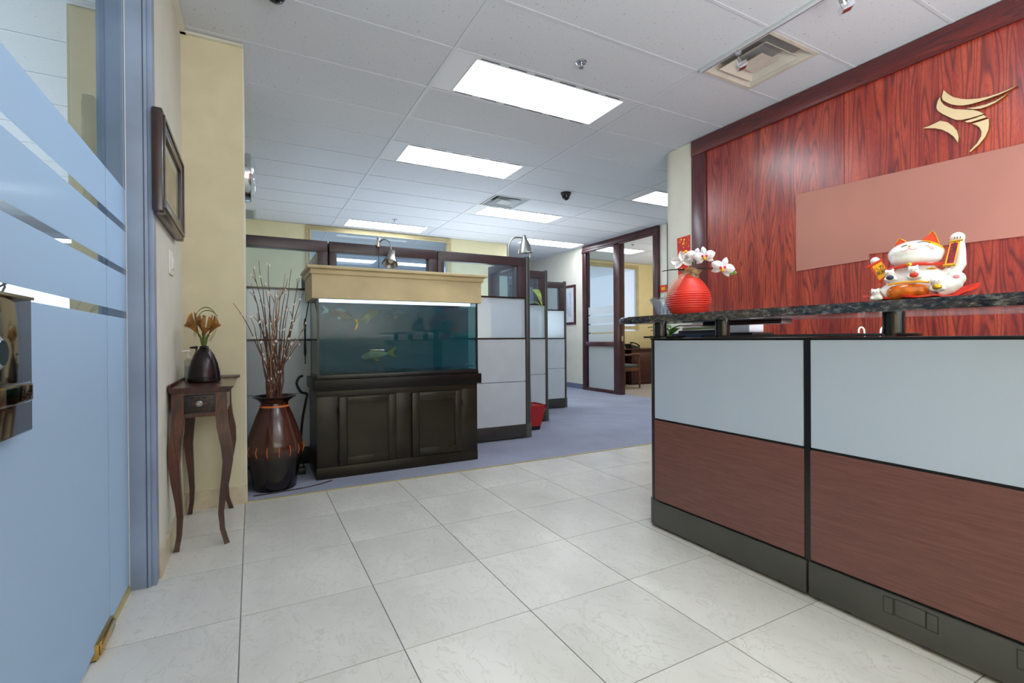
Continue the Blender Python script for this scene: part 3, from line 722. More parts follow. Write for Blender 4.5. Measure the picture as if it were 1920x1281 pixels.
# ------------------------------------------------------------------ cubicle partitions
PY = 4.15
def module(x0, x1, y, label, seams=.56, left_edge=True, clear=True):
    """one partition bay seen from the front: dark frame with a clear pane, frosted pane, two grey tiles and a base"""
    t = thing('cubicle_partition', label, 'partition', ((x0+x1)/2, y+.04, 0), 'cubicle partition bays')
    T = .075; f = .085
    # pane frame
    box('frame_rail', 'frame_plum', (x0, y, 1.69), (x1, y+T, 1.775), t, bev=.004)
    box('frame_stile', 'frame_plum', (x0, y, 1.384), (x0+.058, y+T, 1.691), t, bev=.004)
    box('frame_stile', 'frame_plum', (x1-.075, y, 1.384), (x1, y+T, 1.691), t, bev=.004)
    box('clear_pane', 'pane_glass', (x0+.05, y+.034, 1.384), (x1-.06, y+.040, 1.70), t)
    box('mullion', 'black_gloss', (x0, y-.003, 1.370), (x1, y+T+.003, 1.386), t)
    box('frosted_pane', 'frost_panel', (x0+.004, y+.006, .988), (x1-.004, y+.014, 1.370), t)
    box('mullion', 'black_gloss', (x0, y-.003, .974), (x1, y+T+.003, .988), t)
    box('tile_panel', 'panel_grey', (x0+.002, y, seams+.003), (x1-.002, y+T, .974), t, bev=.002, smooth=False)
    box('tile_panel', 'panel_grey', (x0+.002, y, .139), (x1-.002, y+T, seams-.002), t, bev=.002, smooth=False)
    box('side_channel', 'black', (x0-.004, y+.004, .02), (x0+.0025, y+T-.004, 1.384), t)
    box('side_channel', 'black', (x1-.0025, y+.004, .02), (x1+.004, y+T-.004, 1.384), t)
    box('base', 'base_dark', (x0, y-.008, .012), (x1, y+T+.008, .136), t, bev=.004)
    return t
def post(x, y, label, r=.033):
    t = thing('partition_post', label, 'post', (x, y+.037, 0), 'partition end posts')
    MB().lathe((x, y+.037, 0), [(r, .14), (r, 1.787), (r-.006, 1.792)], 24).build('upright', 'post_metal', t, True)
    MB().lathe((x, y+.037, 0), [(r+.009, .008), (r+.009, .14), (r+.002, .142)], 24).build('foot', 'base_char', t, True)
    return t
q = module(-.33, .545, PY, 'leftmost front partition bay behind the floor vase')
module(.558, 1.462, PY, 'front partition bay rising behind the fish tank hood, with the spot lamp')
p1 = module(1.478, 2.376, PY, 'front partition bay right of the fish tank, with an outlet in its base')
for a in (1.93, 2.02): box('outlet', 'frame_dark', (a, PY-.012, .055), (a+.06, PY-.007, .105), p1, bev=.002)
post(2.412, PY, 'grey upright post ending the nearest partition beside the red pot')
module(2.40, 3.058, 4.87, 'second partition row beyond the red pot')
post(3.085, 4.87, 'slim upright post ending the second partition row', .026)
module(3.06, 3.90, 5.70, 'third and farthest partition row before the corridor')
post(3.925, 5.70, 'upright post ending the farthest partition row', .026)
def side_module(x, y0, y1, label):
    t = thing('cubicle_partition', label, 'partition', (x, (y0+y1)/2, 0), 'cubicle side panels'); T = .07
    box('frame_rail', 'frame_plum', (x, y0, 1.69), (x+T, y1, 1.775), t, bev=.004)
    box('frame_stile', 'frame_plum', (x, y0, 1.384), (x+T, y0+.06, 1.69), t); box('frame_stile', 'frame_plum', (x, y1-.06, 1.384), (x+T, y1, 1.69), t)
    box('clear_pane', 'pane_glass', (x+.03, y0+.05, 1.384), (x+.036, y1-.05, 1.7), t)
    box('mullion', 'black_gloss', (x-.003, y0, 1.37), (x+T+.003, y1, 1.386), t)
    box('frosted_pane', 'frost_panel', (x+.03, y0+.004, .988), (x+.038, y1-.004, 1.37), t)
    box('mullion', 'black_gloss', (x-.003, y0, .974), (x+T+.003, y1, .988), t)
    box('tile_panel', 'panel_grey', (x, y0, .563), (x+T, y1, .974), t); box('tile_panel', 'panel_grey', (x, y0, .139), (x+T, y1, .558), t)
    box('base', 'base_char', (x-.006, y0, .012), (x+T+.006, y1, .136), t)
side_module(2.31, 4.235, 4.86, 'side panel running back from the nearest partition, left of the plant')
side_module(2.985, 4.955, 5.69, 'side panel joining the second and third partition rows')
side_module(.52, 4.24, 6.2, 'side panel between the desks behind the fish tank')

# ------------------------------------------------------------------ aquarium on its cabinet
cab = thing('aquarium_cabinet', 'black painted wood cabinet carrying the fish tank', 'cabinet', (1.0, 3.83, 0))
TY, TB = 3.60, 4.06
box('carcass', 'espresso', (.392, TY+.012, .085), (1.606, TB, .625), cab)
box('plinth', 'espresso', (.388, TY+.002, 0), (1.610, TB, .084), cab, bev=.003)
box('top_slab', 'espresso_dark', (.374, TY-.02, .622), (1.638, TB+.005, .70), cab, bev=.003)
for (a, b) in ((.392, .532), (.946, 1.056), (1.472, 1.606)): box('stile', 'espresso', (a, TY, .084), (b, TY+.014, .60), cab, bev=.002)
box('rail', 'espresso', (.392, TY-.0005, .578), (1.606, TY+.014, .624), cab, bev=.002)
def cab_door(x0, x1, hinge):
    z0, z1 = .090, .574; y = TY-.016; f = .055
    d = box('door', 'espresso', (x0+f-.004, y+.006, z0+f-.004), (x1-f+.004, y+.018, z1-f+.004), cab)
    box('door_stile', 'espresso', (x0, y, z0), (x0+f, y+.018, z1), d, bev=.004); box('door_stile', 'espresso', (x1-f, y, z0), (x1, y+.018, z1), d, bev=.004)
    box('door_rail', 'espresso', (x0+f, y, z1-f), (x1-f, y+.018, z1), d, bev=.004); box('door_rail', 'espresso', (x0+f, y, z0), (x1-f, y+.018, z0+f), d, bev=.004)
    g = f
    for (a, b, c, e) in ((x0+g, x1-g, z0+g, z0+g+.006), (x0+g, x1-g, z1-g-.006, z1-g), (x0+g, x0+g+.006, z0+g, z1-g), (x1-g-.006, x1-g, z0+g, z1-g)):
        box('bead', 'espresso', (a, y-.002, c), (b, y+.008, e), d, bev=.002)
    for z in (z0+.07, z1-.1): MB().tube([(hinge, y+.008, z-.025), (hinge, y+.008, z+.025)], .006, 8).build('hinge', 'black_gloss', d, True)
cab_door(.538, .942, .535); cab_door(1.064, 1.468, 1.471)
tk = thing('fish_tank', 'glass fish tank with teal water under a beige wooden hood', 'aquarium', (1.0, 3.83, .70))
X0, X1, Z0, Z1 = .402, 1.612, .702, 1.268
box('bottom_frame', 'tank_black', (X0-.006, TY-.004, .7005), (X1+.006, TB-.03, .732), tk, bev=.003)
box('front_pane', 'tank_glass', (X0, TY, .728), (X1, TY+.008, Z1), tk)
box('left_pane', 'tank_glass', (X0, TY+.008, .728), (X0+.008, TB-.034, Z1), tk); box('right_pane', 'tank_glass', (X1-.008, TY+.008, .728), (X1, TB-.034, Z1), tk)
box('back_panel', 'tank_back', (X0+.008, TB-.045, .728), (X1-.008, TB-.036, Z1), tk)
box('water', 'water_front', (X0+.010, TY+.010, .733), (X1-.010, TY+.16, 1.236), tk)
box('water', 'water', (X0+.010, TY+.162, .733), (X1-.010, TB-.047, 1.236), tk)
for x in (X0-.002, X1-.011): box('corner_seal', 'tank_black', (x, TY-.002, .73), (x+.013, TY+.012, Z1), tk)
for x in (X0-.002, X1-.009): box('corner_seal', 'tank_black', (x, TB-.048, .73), (x+.011, TB-.034, Z1), tk)
# gravel bed: lumpy sheet
m = MB(); nx, ny = 90, 24; g_ = [[m.bm.verts.new((X0+.013+(X1-X0-.026)*i/nx, TY+.013+(TB-TY-.065)*j/ny, .752+.010*random.random()+.004*math.sin(i*.3)+.012*j/ny)) for j in range(ny+1)] for i in range(nx+1)]
for i in range(nx):
    for j in range(ny): m.bm.faces.new((g_[i][j], g_[i+1][j], g_[i+1][j+1], g_[i][j+1]))
gb = m.build('gravel', 'gravel', tk); gb['kind'] = 'stuff'
# hood
box('hood_front', 'hood_wood', (.366, TY-.02, 1.266), (1.640, TY-.002, 1.436), tk, bev=.002, smooth=False)
for x in (.366, 1.622): box('hood_side', 'hood_wood', (x, TY-.002, 1.266), (x+.018, TB, 1.436), tk)
box('hood_moulding', 'hood_wood', (.355, TY-.036, 1.434), (1.655, TB+.005, 1.470), tk, bev=.004)
box('hood_cap', 'hood_wood', (.335, TY-.058, 1.470), (1.684, TB+.02, 1.492), tk, bev=.005)
box('hood_back', 'hood_wood', (.384, TB-.014, 1.266), (1.622, TB, 1.434), tk)
MB().tube([(X0+.014, 3.72, 1.262), (X1-.014, 3.72, 1.262)], .012, 10).build('lamp_tube', 'tank_lamp', tk, True)
MB().tube([(.46, 3.75, .76), (.46, 3.76, 1.0), (.47, 3.75, 1.26)], .006, 8).build('air_line', 'clear_glass', tk, True)
bb_ = MB()
for i in range(70): bb_.ball((.60+random.gauss(0, .03)+(i/70)*.02, 3.72+random.gauss(0, .03), 1.06+.165*i/70), .0028+.003*random.random(), 6, 4)
b_ = bb_.build('air_bubbles', 'crystal', tk, True); b_['kind'] = 'stuff'
def fish(c, ln, heading, tilt, curve, mat, finmat, label, ht=.3):
    t = thing('fish', label, 'fish', c, 'fish in the tank')
    ca, sa = math.cos(heading), math.sin(heading)
    def P(s, off, h):     # s along the body (0 nose .. 1 tail), off sideways, h up
        u = (s-.45)*ln; sw = curve*ln*(s-.3)**2
        x, y = -u, off+sw
        z = h-u*math.tan(tilt)
        return Vector((c[0]+x*ca-y*sa, c[1]+x*sa+y*ca, c[2]+z))
    m = MB(); rows = []
    prof = [(0, .02), (.06, .45), (.18, .8), (.34, 1), (.5, .95), (.66, .68), (.8, .36), (.9, .24)]
    for s_, k in prof:
        h = ht*ln*.5*k; wd = h*.55; rows.append([m.bm.verts.new(P(s_, wd*math.cos(a), h*math.sin(a))) for a in [2*PI*q/12 for q in range(12)]])
    for i in range(len(rows)-1):
        for k in range(12): m.bm.faces.new((rows[i][k], rows[i][(k+1) % 12], rows[i+1][(k+1) % 12], rows[i+1][k]))
    m.bm.faces.new(rows[0]); m.bm.faces.new(rows[-1]); m.build('body', mat, t, True, ang=80)
    def fin(nm, poly):
        MB().prism(poly, lambda s_, h: P(s_, -.002, h*ln), lambda s_, h: P(s_, .002, h*ln)).build(nm, finmat, t)
    fin('tail_fin', [(.88, .03), (1.02, .13), (1.16, .19), (1.10, .06), (1.06, 0), (1.10, -.07), (1.15, -.2), (1.02, -.13), (.88, -.03)])
    fin('dorsal_fin', [(.28, .13), (.36, .22), (.55, .19), (.68, .1)]); fin('pelvic_fin', [(.42, -.13), (.52, -.22), (.60, -.20), (.56, -.11)])
    for s_ in (-1, 1): MB().ball(P(.07, s_*.045*ln, .02*ln), .008*ln*2, 8, 6).build('eye', 'ink', t, True)
    return t
fish((.575, 3.70, 1.165), .19, -.15, -.28, .3, 'fish_orange', 'petal', 'orange fish with white tail, upper left of the tank')
fish((.775, 3.69, 1.155), .20, .2, .45, -.5, 'fish_gold', 'fish_gold', 'golden curved fish right of the bubbles, near the surface')
fish((1.00, 3.75, 1.175), .15, .1, .2, .3, 'fish_grey', 'fish_grey', 'grey brown fish near the surface, middle of the tank')
fish((.82, 3.74, .86), .22, PI-.1, -.14, .3, 'fish_pale', 'fish_gold', 'pale orange fish low in the tank near the gravel')
fish((.72, 3.82, 1.185), .16, .2, .1, .2, 'fish_pale', 'fish_pale', 'pale pink fish at the surface behind the bubbles')
# cords
def smooth(P, n=6):
    P = [Vector(p) for p in P]; Q = [P[0]*2-P[1]]+P+[P[-1]*2-P[-2]]; out = []
    for i in range(1, len(Q)-2):
        for k in range(n):
            t_ = k/n; a, b, c, d = Q[i-1:i+3]
            out.append(.5*((2*b)+(c-a)*t_+(2*a-5*b+4*c-d)*t_*t_+(3*b-a-3*c+d)*t_**3))
    return out+[P[-1]]
cd_ = thing('looped_cable', 'black power cord looping at the left side of the tank cabinet', 'cord', (.37, 3.9, .5))
pts = [(.385, 3.86, .58), (.345, 3.84, .60), (.315, 3.83, .66), (.33, 3.84, .705), (.355, 3.87, .715)]
MB().tube(smooth([(p[0]-.03, p[1], p[2]) for p in [(.34, 3.9, .10), (.35, 3.88, .35), (.375, 3.86, .52)]+pts]), .009, 8).build('cable', 'plastic_black', cd_, True)
cd2 = thing('lamp_cord', 'thin black cord hanging beside the left glass of the tank', 'cord', (.36, 3.95, .8))
MB().tube([(.38, 3.93, 1.27), (.352, 3.93, 1.1), (.352, 3.93, .8)], .004, 6).build('cable', 'plastic_black', cd2, True)
MB().tube([(.352, 3.93, 1.14), (.352, 3.93, 1.10), (.352, 3.93, 1.0), (.352, 3.93, .88), (.352, 3.93, .85)], [.004, .009, .007, .010, .004], 8).build('switch_body', 'plastic_black', cd2, True)
ps = thing('power_strip', 'black power strip on the carpet between vase and tank cabinet', 'power strip', (.3, 3.95, 0))
box('body', 'plastic_black', (.27, 3.82, .003), (.34, 4.08, .05), ps, bev=.006)
for k in range(4): box('socket', 'vent_grey' if k == 1 else 'black', (.285, 3.84+.055*k, .05), (.325, 3.875+.055*k, .0525), ps)
cd3 = thing('loose_cable', 'dark cord lying along the edge of the grey carpet', 'cord', (.2, 3.45, .003))
MB().tube(smooth([(.0, 3.43, .007), (.12, 3.437, .007), (.28, 3.46, .007), (.40, 3.50, .007), (.48, 3.545, .007)]), .0045, 6).build('cable', 'brown_plank', cd3, True)

# ------------------------------------------------------------------ floor vase with pussy willow
vx, vy = .130, 3.575
fv = thing('floor_vase', 'tall lacquered brown floor vase with faceted body left of the tank', 'vase', (vx, vy, .003))
prof = [(.115, .003), (.128, .012), (.145, .12), (.176, .262), (.178, .275), (.160, .34), (.112, .48), (.085, .545), (.082, .565), (.098, .585), (.132, .607), (.134, .612), (.124, .612), (.08, .575), (.07, .5)]
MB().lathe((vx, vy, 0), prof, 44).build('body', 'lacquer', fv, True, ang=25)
MB().lathe((vx, vy, 0), [(.090, .540), (.088, .552), (.084, .552), (.086, .540)], 44, cap=False).build('neck_band', 'stitch', fv, True)
for k in range(16):
    a = 2*PI*k/16+.1; 
    ap = .178
    x, y = vx+ap*1.012*math.cos(a), vy+ap*1.012*math.sin(a)
    MB().tube([(vx+ap*.955*math.cos(a), vy+ap*.955*math.sin(a), .236), (x, y, .268), (vx+ap*.955*math.cos(a), vy+ap*.955*math.sin(a), .300)], .0024, 6).build('stitch', 'stitch', fv)
wb_ = thing('willow_bouquet', 'tall bare willow twigs with white buds standing in the floor vase', 'branches', (vx, vy, .5))
tips = [(-.093, 3.25, 1.196), (.012, 3.5, 1.44), (.045, 3.58, 1.50), (.10, 3.55, 1.47), (.16, 3.62, 1.33), (.20, 3.55, 1.42), (.24, 3.6, 1.46), (.29, 3.58, 1.40), (.325, 3.6, 1.33), (.08, 3.7, 1.36), (.01, 3.62, 1.30), (.14, 3.48, 1.26), (.03, 3.45, 1.15), (.335, 3.56, 1.08), (.30, 3.66, 1.18), (-.005, 3.42, 1.12)]
for k in range(12): tips.append((random.uniform(.0, .31), random.uniform(3.47, 3.68), random.uniform(.98, 1.42)))
buds = MB()
for i, tp in enumerate(tips):
    b0 = Vector((vx+random.uniform(-.045, .045), vy+random.uniform(-.04, .04), .53)); tp = Vector(tp)
    midp = b0.lerp(tp, .45)+Vector((random.uniform(-.02, .02), random.uniform(-.02, .02), .03)); midp.x = b0.x*.62+midp.x*.38
    pts = []
    for k in range(11):
        u = k/10; p = (1-u)**2*b0+2*u*(1-u)*midp+u*u*tp
        if 0 < k < 10: p += Vector((random.uniform(-.006, .006), random.uniform(-.006, .006), 0))
        pts.append(p)
    mat = 'twig_tan' if i in (4, 5, 13, 14, 17, 19, 22, 25) else 'twig'
    br = MB().tube(pts, [.0062*(1-.78*k/10) for k in range(11)], 6).build('branch', mat, wb_, True)
    for k in range(3, 11):
        if i % 3 == 1 and k > 4 and k % 2:
            d = Vector((random.uniform(-1, 1), random.uniform(-1, 1), 1.4)).normalized(); e2 = pts[k]+d*random.uniform(.05, .12)
            MB().tube([pts[k], pts[k].lerp(e2, .5)+Vector((.004, 0, .004)), e2], [.0026, .002, .001], 5).build('twiglet', mat, br, True)
            buds.ball(e2, (.0045, .0045, .008), 6, 5)
        elif k > 4 or i % 4 == 0:
            for _ in range(2):
                o_ = Vector((random.uniform(-1, 1), random.uniform(-1, 1), random.uniform(-.3, .8))).normalized()*.009
                if mat == 'twig' and (k+i) % 2: buds.ball(pts[k]+o_, (.005, .005, .008), 6, 5)
bd = buds.build('buds', 'bud', wb_, True); bd['kind'] = 'stuff'

# ------------------------------------------------------------------ side table with calla vase and bottles
st = thing('side_table', 'narrow dark wood side table with cabriole legs against the cream wall', 'table', (-.21, 2.99, 0))
tx0, tx1, ty0, ty1 = -.338, -.075, 2.685, 3.305
zt = .755
m = MB(); m.hexa([(tx0+.004, ty0+.014, zt-.024), (tx1-.024, ty0+.014, zt-.024), (tx1-.024, ty1-.004, zt-.024), (tx0+.004, ty1-.004, zt-.024),
                  (tx0, ty0, zt+.004), (tx1, ty0, zt+.004), (tx1, ty1, zt+.004), (tx0, ty1, zt+.004)])
m.build('tabletop', 'table_wood', st)
box('gallery', 'table_wood', (tx0, ty0+.01, zt+.003), (tx0+.008, ty1, zt+.02), st, bev=.002); box('gallery', 'table_wood', (tx0, ty1-.008, zt+.003), (tx1+.012, ty1, zt+.022), st, bev=.002)
box('apron', 'table_wood', (tx0+.045, ty0+.025, .617), (tx1-.065, ty0+.035, .635), st); box('apron', 'table_wood', (tx0+.045, ty0+.025, .722), (tx1-.065, ty0+.035, .735), st)
box('apron', 'table_wood', (tx0+.045, ty1-.04, .617), (tx1-.065, ty1-.028, .735), st)
for x in (tx0+.022, tx1-.050): box('apron', 'table_wood', (x, ty0+.045, .617), (x+.012, ty1-.045, .735), st)
box('drawer_case', 'table_wood', (tx0+.040, ty0+.037, .628), (tx1-.052, ty0+.30, .731), st)
dr = box('drawer', 'ink', (tx0+.052, ty0+.022, .640), (tx1-.075, ty0+.04, .720), st, bev=.002)
dx0, dx1 = tx0+.066, tx1-.092; dy = ty0+.0215
for k in range(4):
    for z in (.704, .652): box('inlay', 'brass_dark', (dx0+.022+k*.023, dy-.0008, z), (dx0+.034+k*.023, dy+.001, z+.004), dr)
for x in (dx0, dx1-.004):
    for z in (.664, .682): box('inlay', 'brass_dark', (x, dy-.0008, z), (x+.004, dy+.001, z+.010), dr)
for s_ in (-1, 1): box('inlay', 'inlay_red', ((dx0+dx1)/2+s_*.022-.008, dy-.0008, .675), ((dx0+dx1)/2+s_*.022+.008, dy+.001, .685), dr)
MB().lathe(((dx0+dx1)/2, dy, .680), [(.0135, .001), (.0135, -.003), (.0105, -.0045), (.0085, -.002), (.006, -.002), (.005, -.004), (.001, -.0045)], 20, 'y').build('knob', 'nickel', dr, True)
for sx, sy in ((0, 0), (1, 0), (0, 1), (1, 1)):
    ox = -1 if sx == 0 else 1; oy = -1 if sy == 0 else 1
    bx = tx0+.034 if sx == 0 else tx1-.056; by = ty0+.042 if sy == 0 else ty1-.045
    P = [(0, .735, .021), (0, .63, .0215), (.004, .56, .022), (.016, .47, .0215), (.019, .40, .019), (.012, .32, .0165), (.002, .23, .014), (-.004, .15, .012), (.000, .07, .0105), (.010, .02, .0105), (.014, 0, .0115)]
    k_ = .55 if (sx == 0) else 1
    MB().tube([(bx+ox*a*(.75 if sx == 0 else 1.35), by+oy*a*1.0, z) for a, z, r in P], [r*1.6 if z > .3 else r*1.45 for a, z, r in P], 4, sq=True).build('leg', 'table_wood', st, True, ang=50)
tv = thing('bud_vase', 'dark plum metallic cone vase on the side table', 'vase', (-.222, 3.03, zt+.004))
MB().lathe((-.222, 3.03, zt+.004), [(.060, 0), (.074, .004), (.076, .012), (.072, .05), (.062, .10), (.046, .145), (.028, .172), (.020, .178), (.0195, .186), (.021, .190), (.017, .190), (.015, .17)], 40).build('body', 'vase_plum', tv, True)
MB().lathe((-.222, 3.03, zt+.004), [(.0205, .176), (.023, .180), (.0205, .184)], 32, cap=False).build('neck_ring', 'vase_plum', tv, True)
cb_ = thing('calla_lilies', 'bunch of dried orange calla lilies with looped leaf in the cone vase', 'flowers', (-.222, 3.03, .90))
def calla(b, tip, face, sz):
    b, tip = Vector(b), Vector(tip); d = (tip-b); ax = d.normalized(); f_ = Vector(face); f_ = (f_-ax*f_.dot(ax)).normalized(); sd = ax.cross(f_)
    m = MB(); rows = []
    for i in range(8):
        u = i/7; ring = []
        for k in range(17):
            a = -PI*.96+2*PI*.96*k/16; rr = sz*(.10+.9*u**1.5); lift = u*u*sz*(.9*(abs(a)/PI)**2-.15)+u**3*sz*.35*max(0, math.cos(a+PI))
            flare = 1+.25*u**4*math.cos(2*a)
            ring.append(m.bm.verts.new(b+d*u+ (f_*math.cos(a)+sd*math.sin(a))*rr*flare+ax*lift))
        rows.append(ring)
    for i in range(7):
        for k in range(16): m.bm.faces.new((rows[i][k], rows[i][k+1], rows[i+1][k+1], rows[i+1][k]))
    bmesh.ops.solidify(m.bm, geom=list(m.bm.faces), thickness=.0015)
    fl_ = m.build('bloom', 'lily', cb_, True, ang=80)
    MB().tube([b+d*.1, b+d*.75], [.004, .003], 8).build('spadix', 'ceramic_yellow', fl_, True)
v0 = Vector((-.222, 3.03, .945))
for b, tp, fc, sz in (((-.245, 3.02, 1.01), (-.275, 3.0, 1.075), (-.6, -.8, 0), .036), ((-.218, 3.0, 1.005), (-.206, 2.985, 1.06), (.2, -1, 0), .036), ((-.228, 3.05, 1.02), (-.238, 3.05, 1.085), (-.2, -1, 0), .03), ((-.20, 3.03, 1.01), (-.168, 3.02, 1.075), (.8, -.6, 0), .028)):
    calla(b, tp, fc, sz); MB().tube([v0+Vector((0, 0, -.03)), v0.lerp(Vector(b), .6)+Vector((0, 0, .008)), b], [.005, .0055, .006], 8).build('stem', 'lily_stem', cb_, True)
for s_, h in ((0, 1.155), (.02, 1.14)):
    L, Rr = [], []
    for k in range(15):
        a = PI*k/14; x = -.212+s_*.3-.055*math.cos(a); z = 1.06+(h-1.06)*math.sin(a)
        if k == 0: z = 1.0
        if k > 11: x -= .012*(k-11)*1.2; z = 1.06-.028*(k-11)
        L.append((x, 3.035+s_-.004, z)); Rr.append((x, 3.035+s_+.004, z-.003))
    MB().strip(L, Rr, (.0012, 0, .0015)).build('looped_leaf', 'lily_stem', cb_, True)
def bottle(x, y, h, r, pump, label):
    z = zt+.0045; t = thing('pump_bottle', label, 'bottle', (x, y, z))
    MB().lathe((x, y, z), [(r*.9, 0), (r, .004), (r, h*.62), (r*.9, h*.68), (r*.4, h*.72), (r*.4, h*.74)], 24).build('body', 'bottle_glass', t, True)
    MB().lathe((x, y, z), [(r*.86, .004), (r*.86, h*.5)], 20).build('liquid', 'liquid', t, True)
    MB().lathe((x, y, z), [(r*.48, h*.73), (r*.48, h*.81), (r*.2, h*.82), (r*.2, h*.92)], 16).build('collar', pump, t, True)
    MB().tube([(x+.008, y, z+h*.94), (x, y, z+h*.955), (x-.03, y-.008, z+h*.945)], [.007, .008, .004], 8).build('pump_head', pump, t, True)
bottle(-.298, 3.10, .17, .019, 'switch', 'clear pump bottle with white top at the wall end of the side table')
bottle(-.270, 3.19, .19, .018, 'black', 'clear pump bottle with black top behind the cone vase')

# ------------------------------------------------------------------ lamps, plant, pot behind the partitions
l1 = thing('clamp_lamp', 'brushed steel spot lamp clamped to the partition above the fish tank', 'lamp', (.955, 4.13, 1.76))
box('clamp', 'nickel', (.935, 4.125, 1.755), (.965, 4.150, 1.84), l1, bev=.008); box('clamp', 'nickel', (.940, 4.226, 1.73), (.960, 4.236, 1.80), l1, bev=.003)
box('clamp_bridge', 'nickel', (.940, 4.13, 1.776), (.960, 4.236, 1.786), l1)
MB().tube(smooth([(.955, 4.125, 1.80), (.975, 4.08, 1.815), (1.015, 4.06, 1.80), (1.03, 4.05, 1.76), (1.032, 4.05, 1.70)], 4), .006, 10).build('arm', 'nickel', l1, True)
ax_ = Vector((-.24, -.42, -.86)).normalized(); p0 = Vector((1.038, 4.05, 1.70))
rotm = (-ax_).to_track_quat('Z', 'Y').to_matrix().to_4x4()
m = MB().lathe((0, 0, 0), [(.022, .02), (.030, .012), (.032, -.02), (.040, -.05), (.056, -.09), (.064, -.112), (.061, -.112), (.036, -.05)], 32)
bmesh.ops.transform(m.bm, matrix=Matrix.Translation(p0) @ rotm, verts=m.bm.verts); sh = m.build('shade', 'nickel', l1, True)
m = MB(); m.ball(p0+ax_*.075, .026, 14, 8); m.build('bulb', 'paper', sh, True)
MB().tube([(.945, 4.115, 1.76), (.943, 4.112, 1.6), (.944, 4.114, 1.50)], .0025, 6).build('cord', 'plastic_black', l1, True)
l2 = thing('floor_lamp', 'brushed steel floor lamp arching over the partition by the corridor', 'lamp', (2.46, 4.66, .003))
MB().lathe((2.46, 4.66, 0), [(.11, .003), (.11, .015), (.02, .025)], 28).build('base', 'nickel', l2, True)
pts = [(2.46, 4.66, .02), (2.46, 4.66, 1.2)]+smooth([(2.462, 4.66, 1.96), (2.475, 4.66, 2.02), (2.52, 4.65, 2.075), (2.58, 4.64, 2.085), (2.63, 4.63, 2.082)], 4)
MB().tube(pts, .0085, 10).build('pole', 'nickel', l2, True)
m = MB().lathe((0, 0, 0), [(.004, .045), (.016, .04), (.020, .02), (.028, 0), (.052, -.05), (.075, -.11), (.088, -.155), (.085, -.155), (.05, -.06)], 36)
bmesh.ops.transform(m.bm, matrix=Matrix.Translation((2.645, 4.63, 2.075)) @ Matrix.Rotation(-.10, 4, 'Y'), verts=m.bm.verts); s2 = m.build('shade', 'nickel', l2, True)
m = MB(); m.ball((2.655, 4.63, 1.96), .03, 14, 8); m.build('bulb', 'paper', s2, True)
k_ = thing('mug_hook', 'small steel hook knob on top of the nearest partition post', 'hook', (2.46, 4.20, 1.79))
kx, ky = 2.452, 4.187
MB().lathe((kx, ky, 1.79), [(.02, -.02), (.008, 0), (.006, .045), (.03, .05), (.028, .056), (.002, .058)], 16).build('knob', 'nickel', k_, True)
rp = thing('square_planter', 'red square tapered planter on the carpet behind the nearest post', 'planter', (2.64, 4.52, .003))
m = MB(); a, b = .082, .125; cx, cy = 2.645, 4.53
m.hexa([(cx-a, cy-a, .045), (cx+a, cy-a, .045), (cx+a, cy+a, .045), (cx-a, cy+a, .045), (cx-b, cy-b, .262), (cx+b, cy-b, .262), (cx+b, cy+b, .262), (cx-b, cy+b, .262)])
m.build('body', 'red_pot', rp)
m = MB()
for (x0, y0, x1, y1) in ((-b, -b, b, -b+.014), (-b, b-.014, b, b), (-b, -b, -b+.014, b), (b-.014, -b, b, b)): m.box(cx+x0, cy+y0, .258, cx+x1, cy+y1, .275)
m.build('rim', 'red_pot', rp); m = MB(); a2 = a*.9
m.hexa([(cx-a2, cy-a2, .003), (cx+a2, cy-a2, .003), (cx+a2, cy+a2, .003), (cx-a2, cy+a2, .003), (cx-a, cy-a, .045), (cx+a, cy-a, .045), (cx+a, cy+a, .045), (cx-a, cy+a, .045)]); m.build('foot', 'black', rp)
fp = thing('tall_plant', 'tall plant with a few broad pointed leaves growing from the red planter', 'plant', (cx, cy, .265))
MB().tube([(cx, cy, .262), (cx+.01, cy+.03, .8), (cx-.01, cy+.08, 1.25), (cx, cy+.07, 1.55)], [.012, .010, .008, .005], 8).build('stem', 'lily_stem', fp, True)
for bs, d, ln, wd, dr_, mt in (((cx+.025, cy-.01, 1.50), (.12, -1, .4), .20, .05, .27, 'leaf_light'), ((cx, cy+.06, 1.4), (-.9, -.2, .5), .26, .05, .10, 'leaf'), ((cx, cy+.06, 1.48), (-.6, .3, .9), .22, .05, .08, 'leaf'),
                               ((cx, cy+.05, 1.36), (.3, -.6, .3), .2, .04, .12, 'leaf_light'), ((cx, cy+.06, 1.52), (.2, .5, .8), .18, .04, .05, 'leaf'), ((cx, cy+.06, 1.3), (-.8, -.5, .3), .22, .05, .12, 'leaf'), ((cx-.01, cy+.07, 1.2), (-.7, .1, .4), .2, .045, .1, 'leaf_light')):
    leaf(fp, bs, d, ln, wd, dr_, mt)

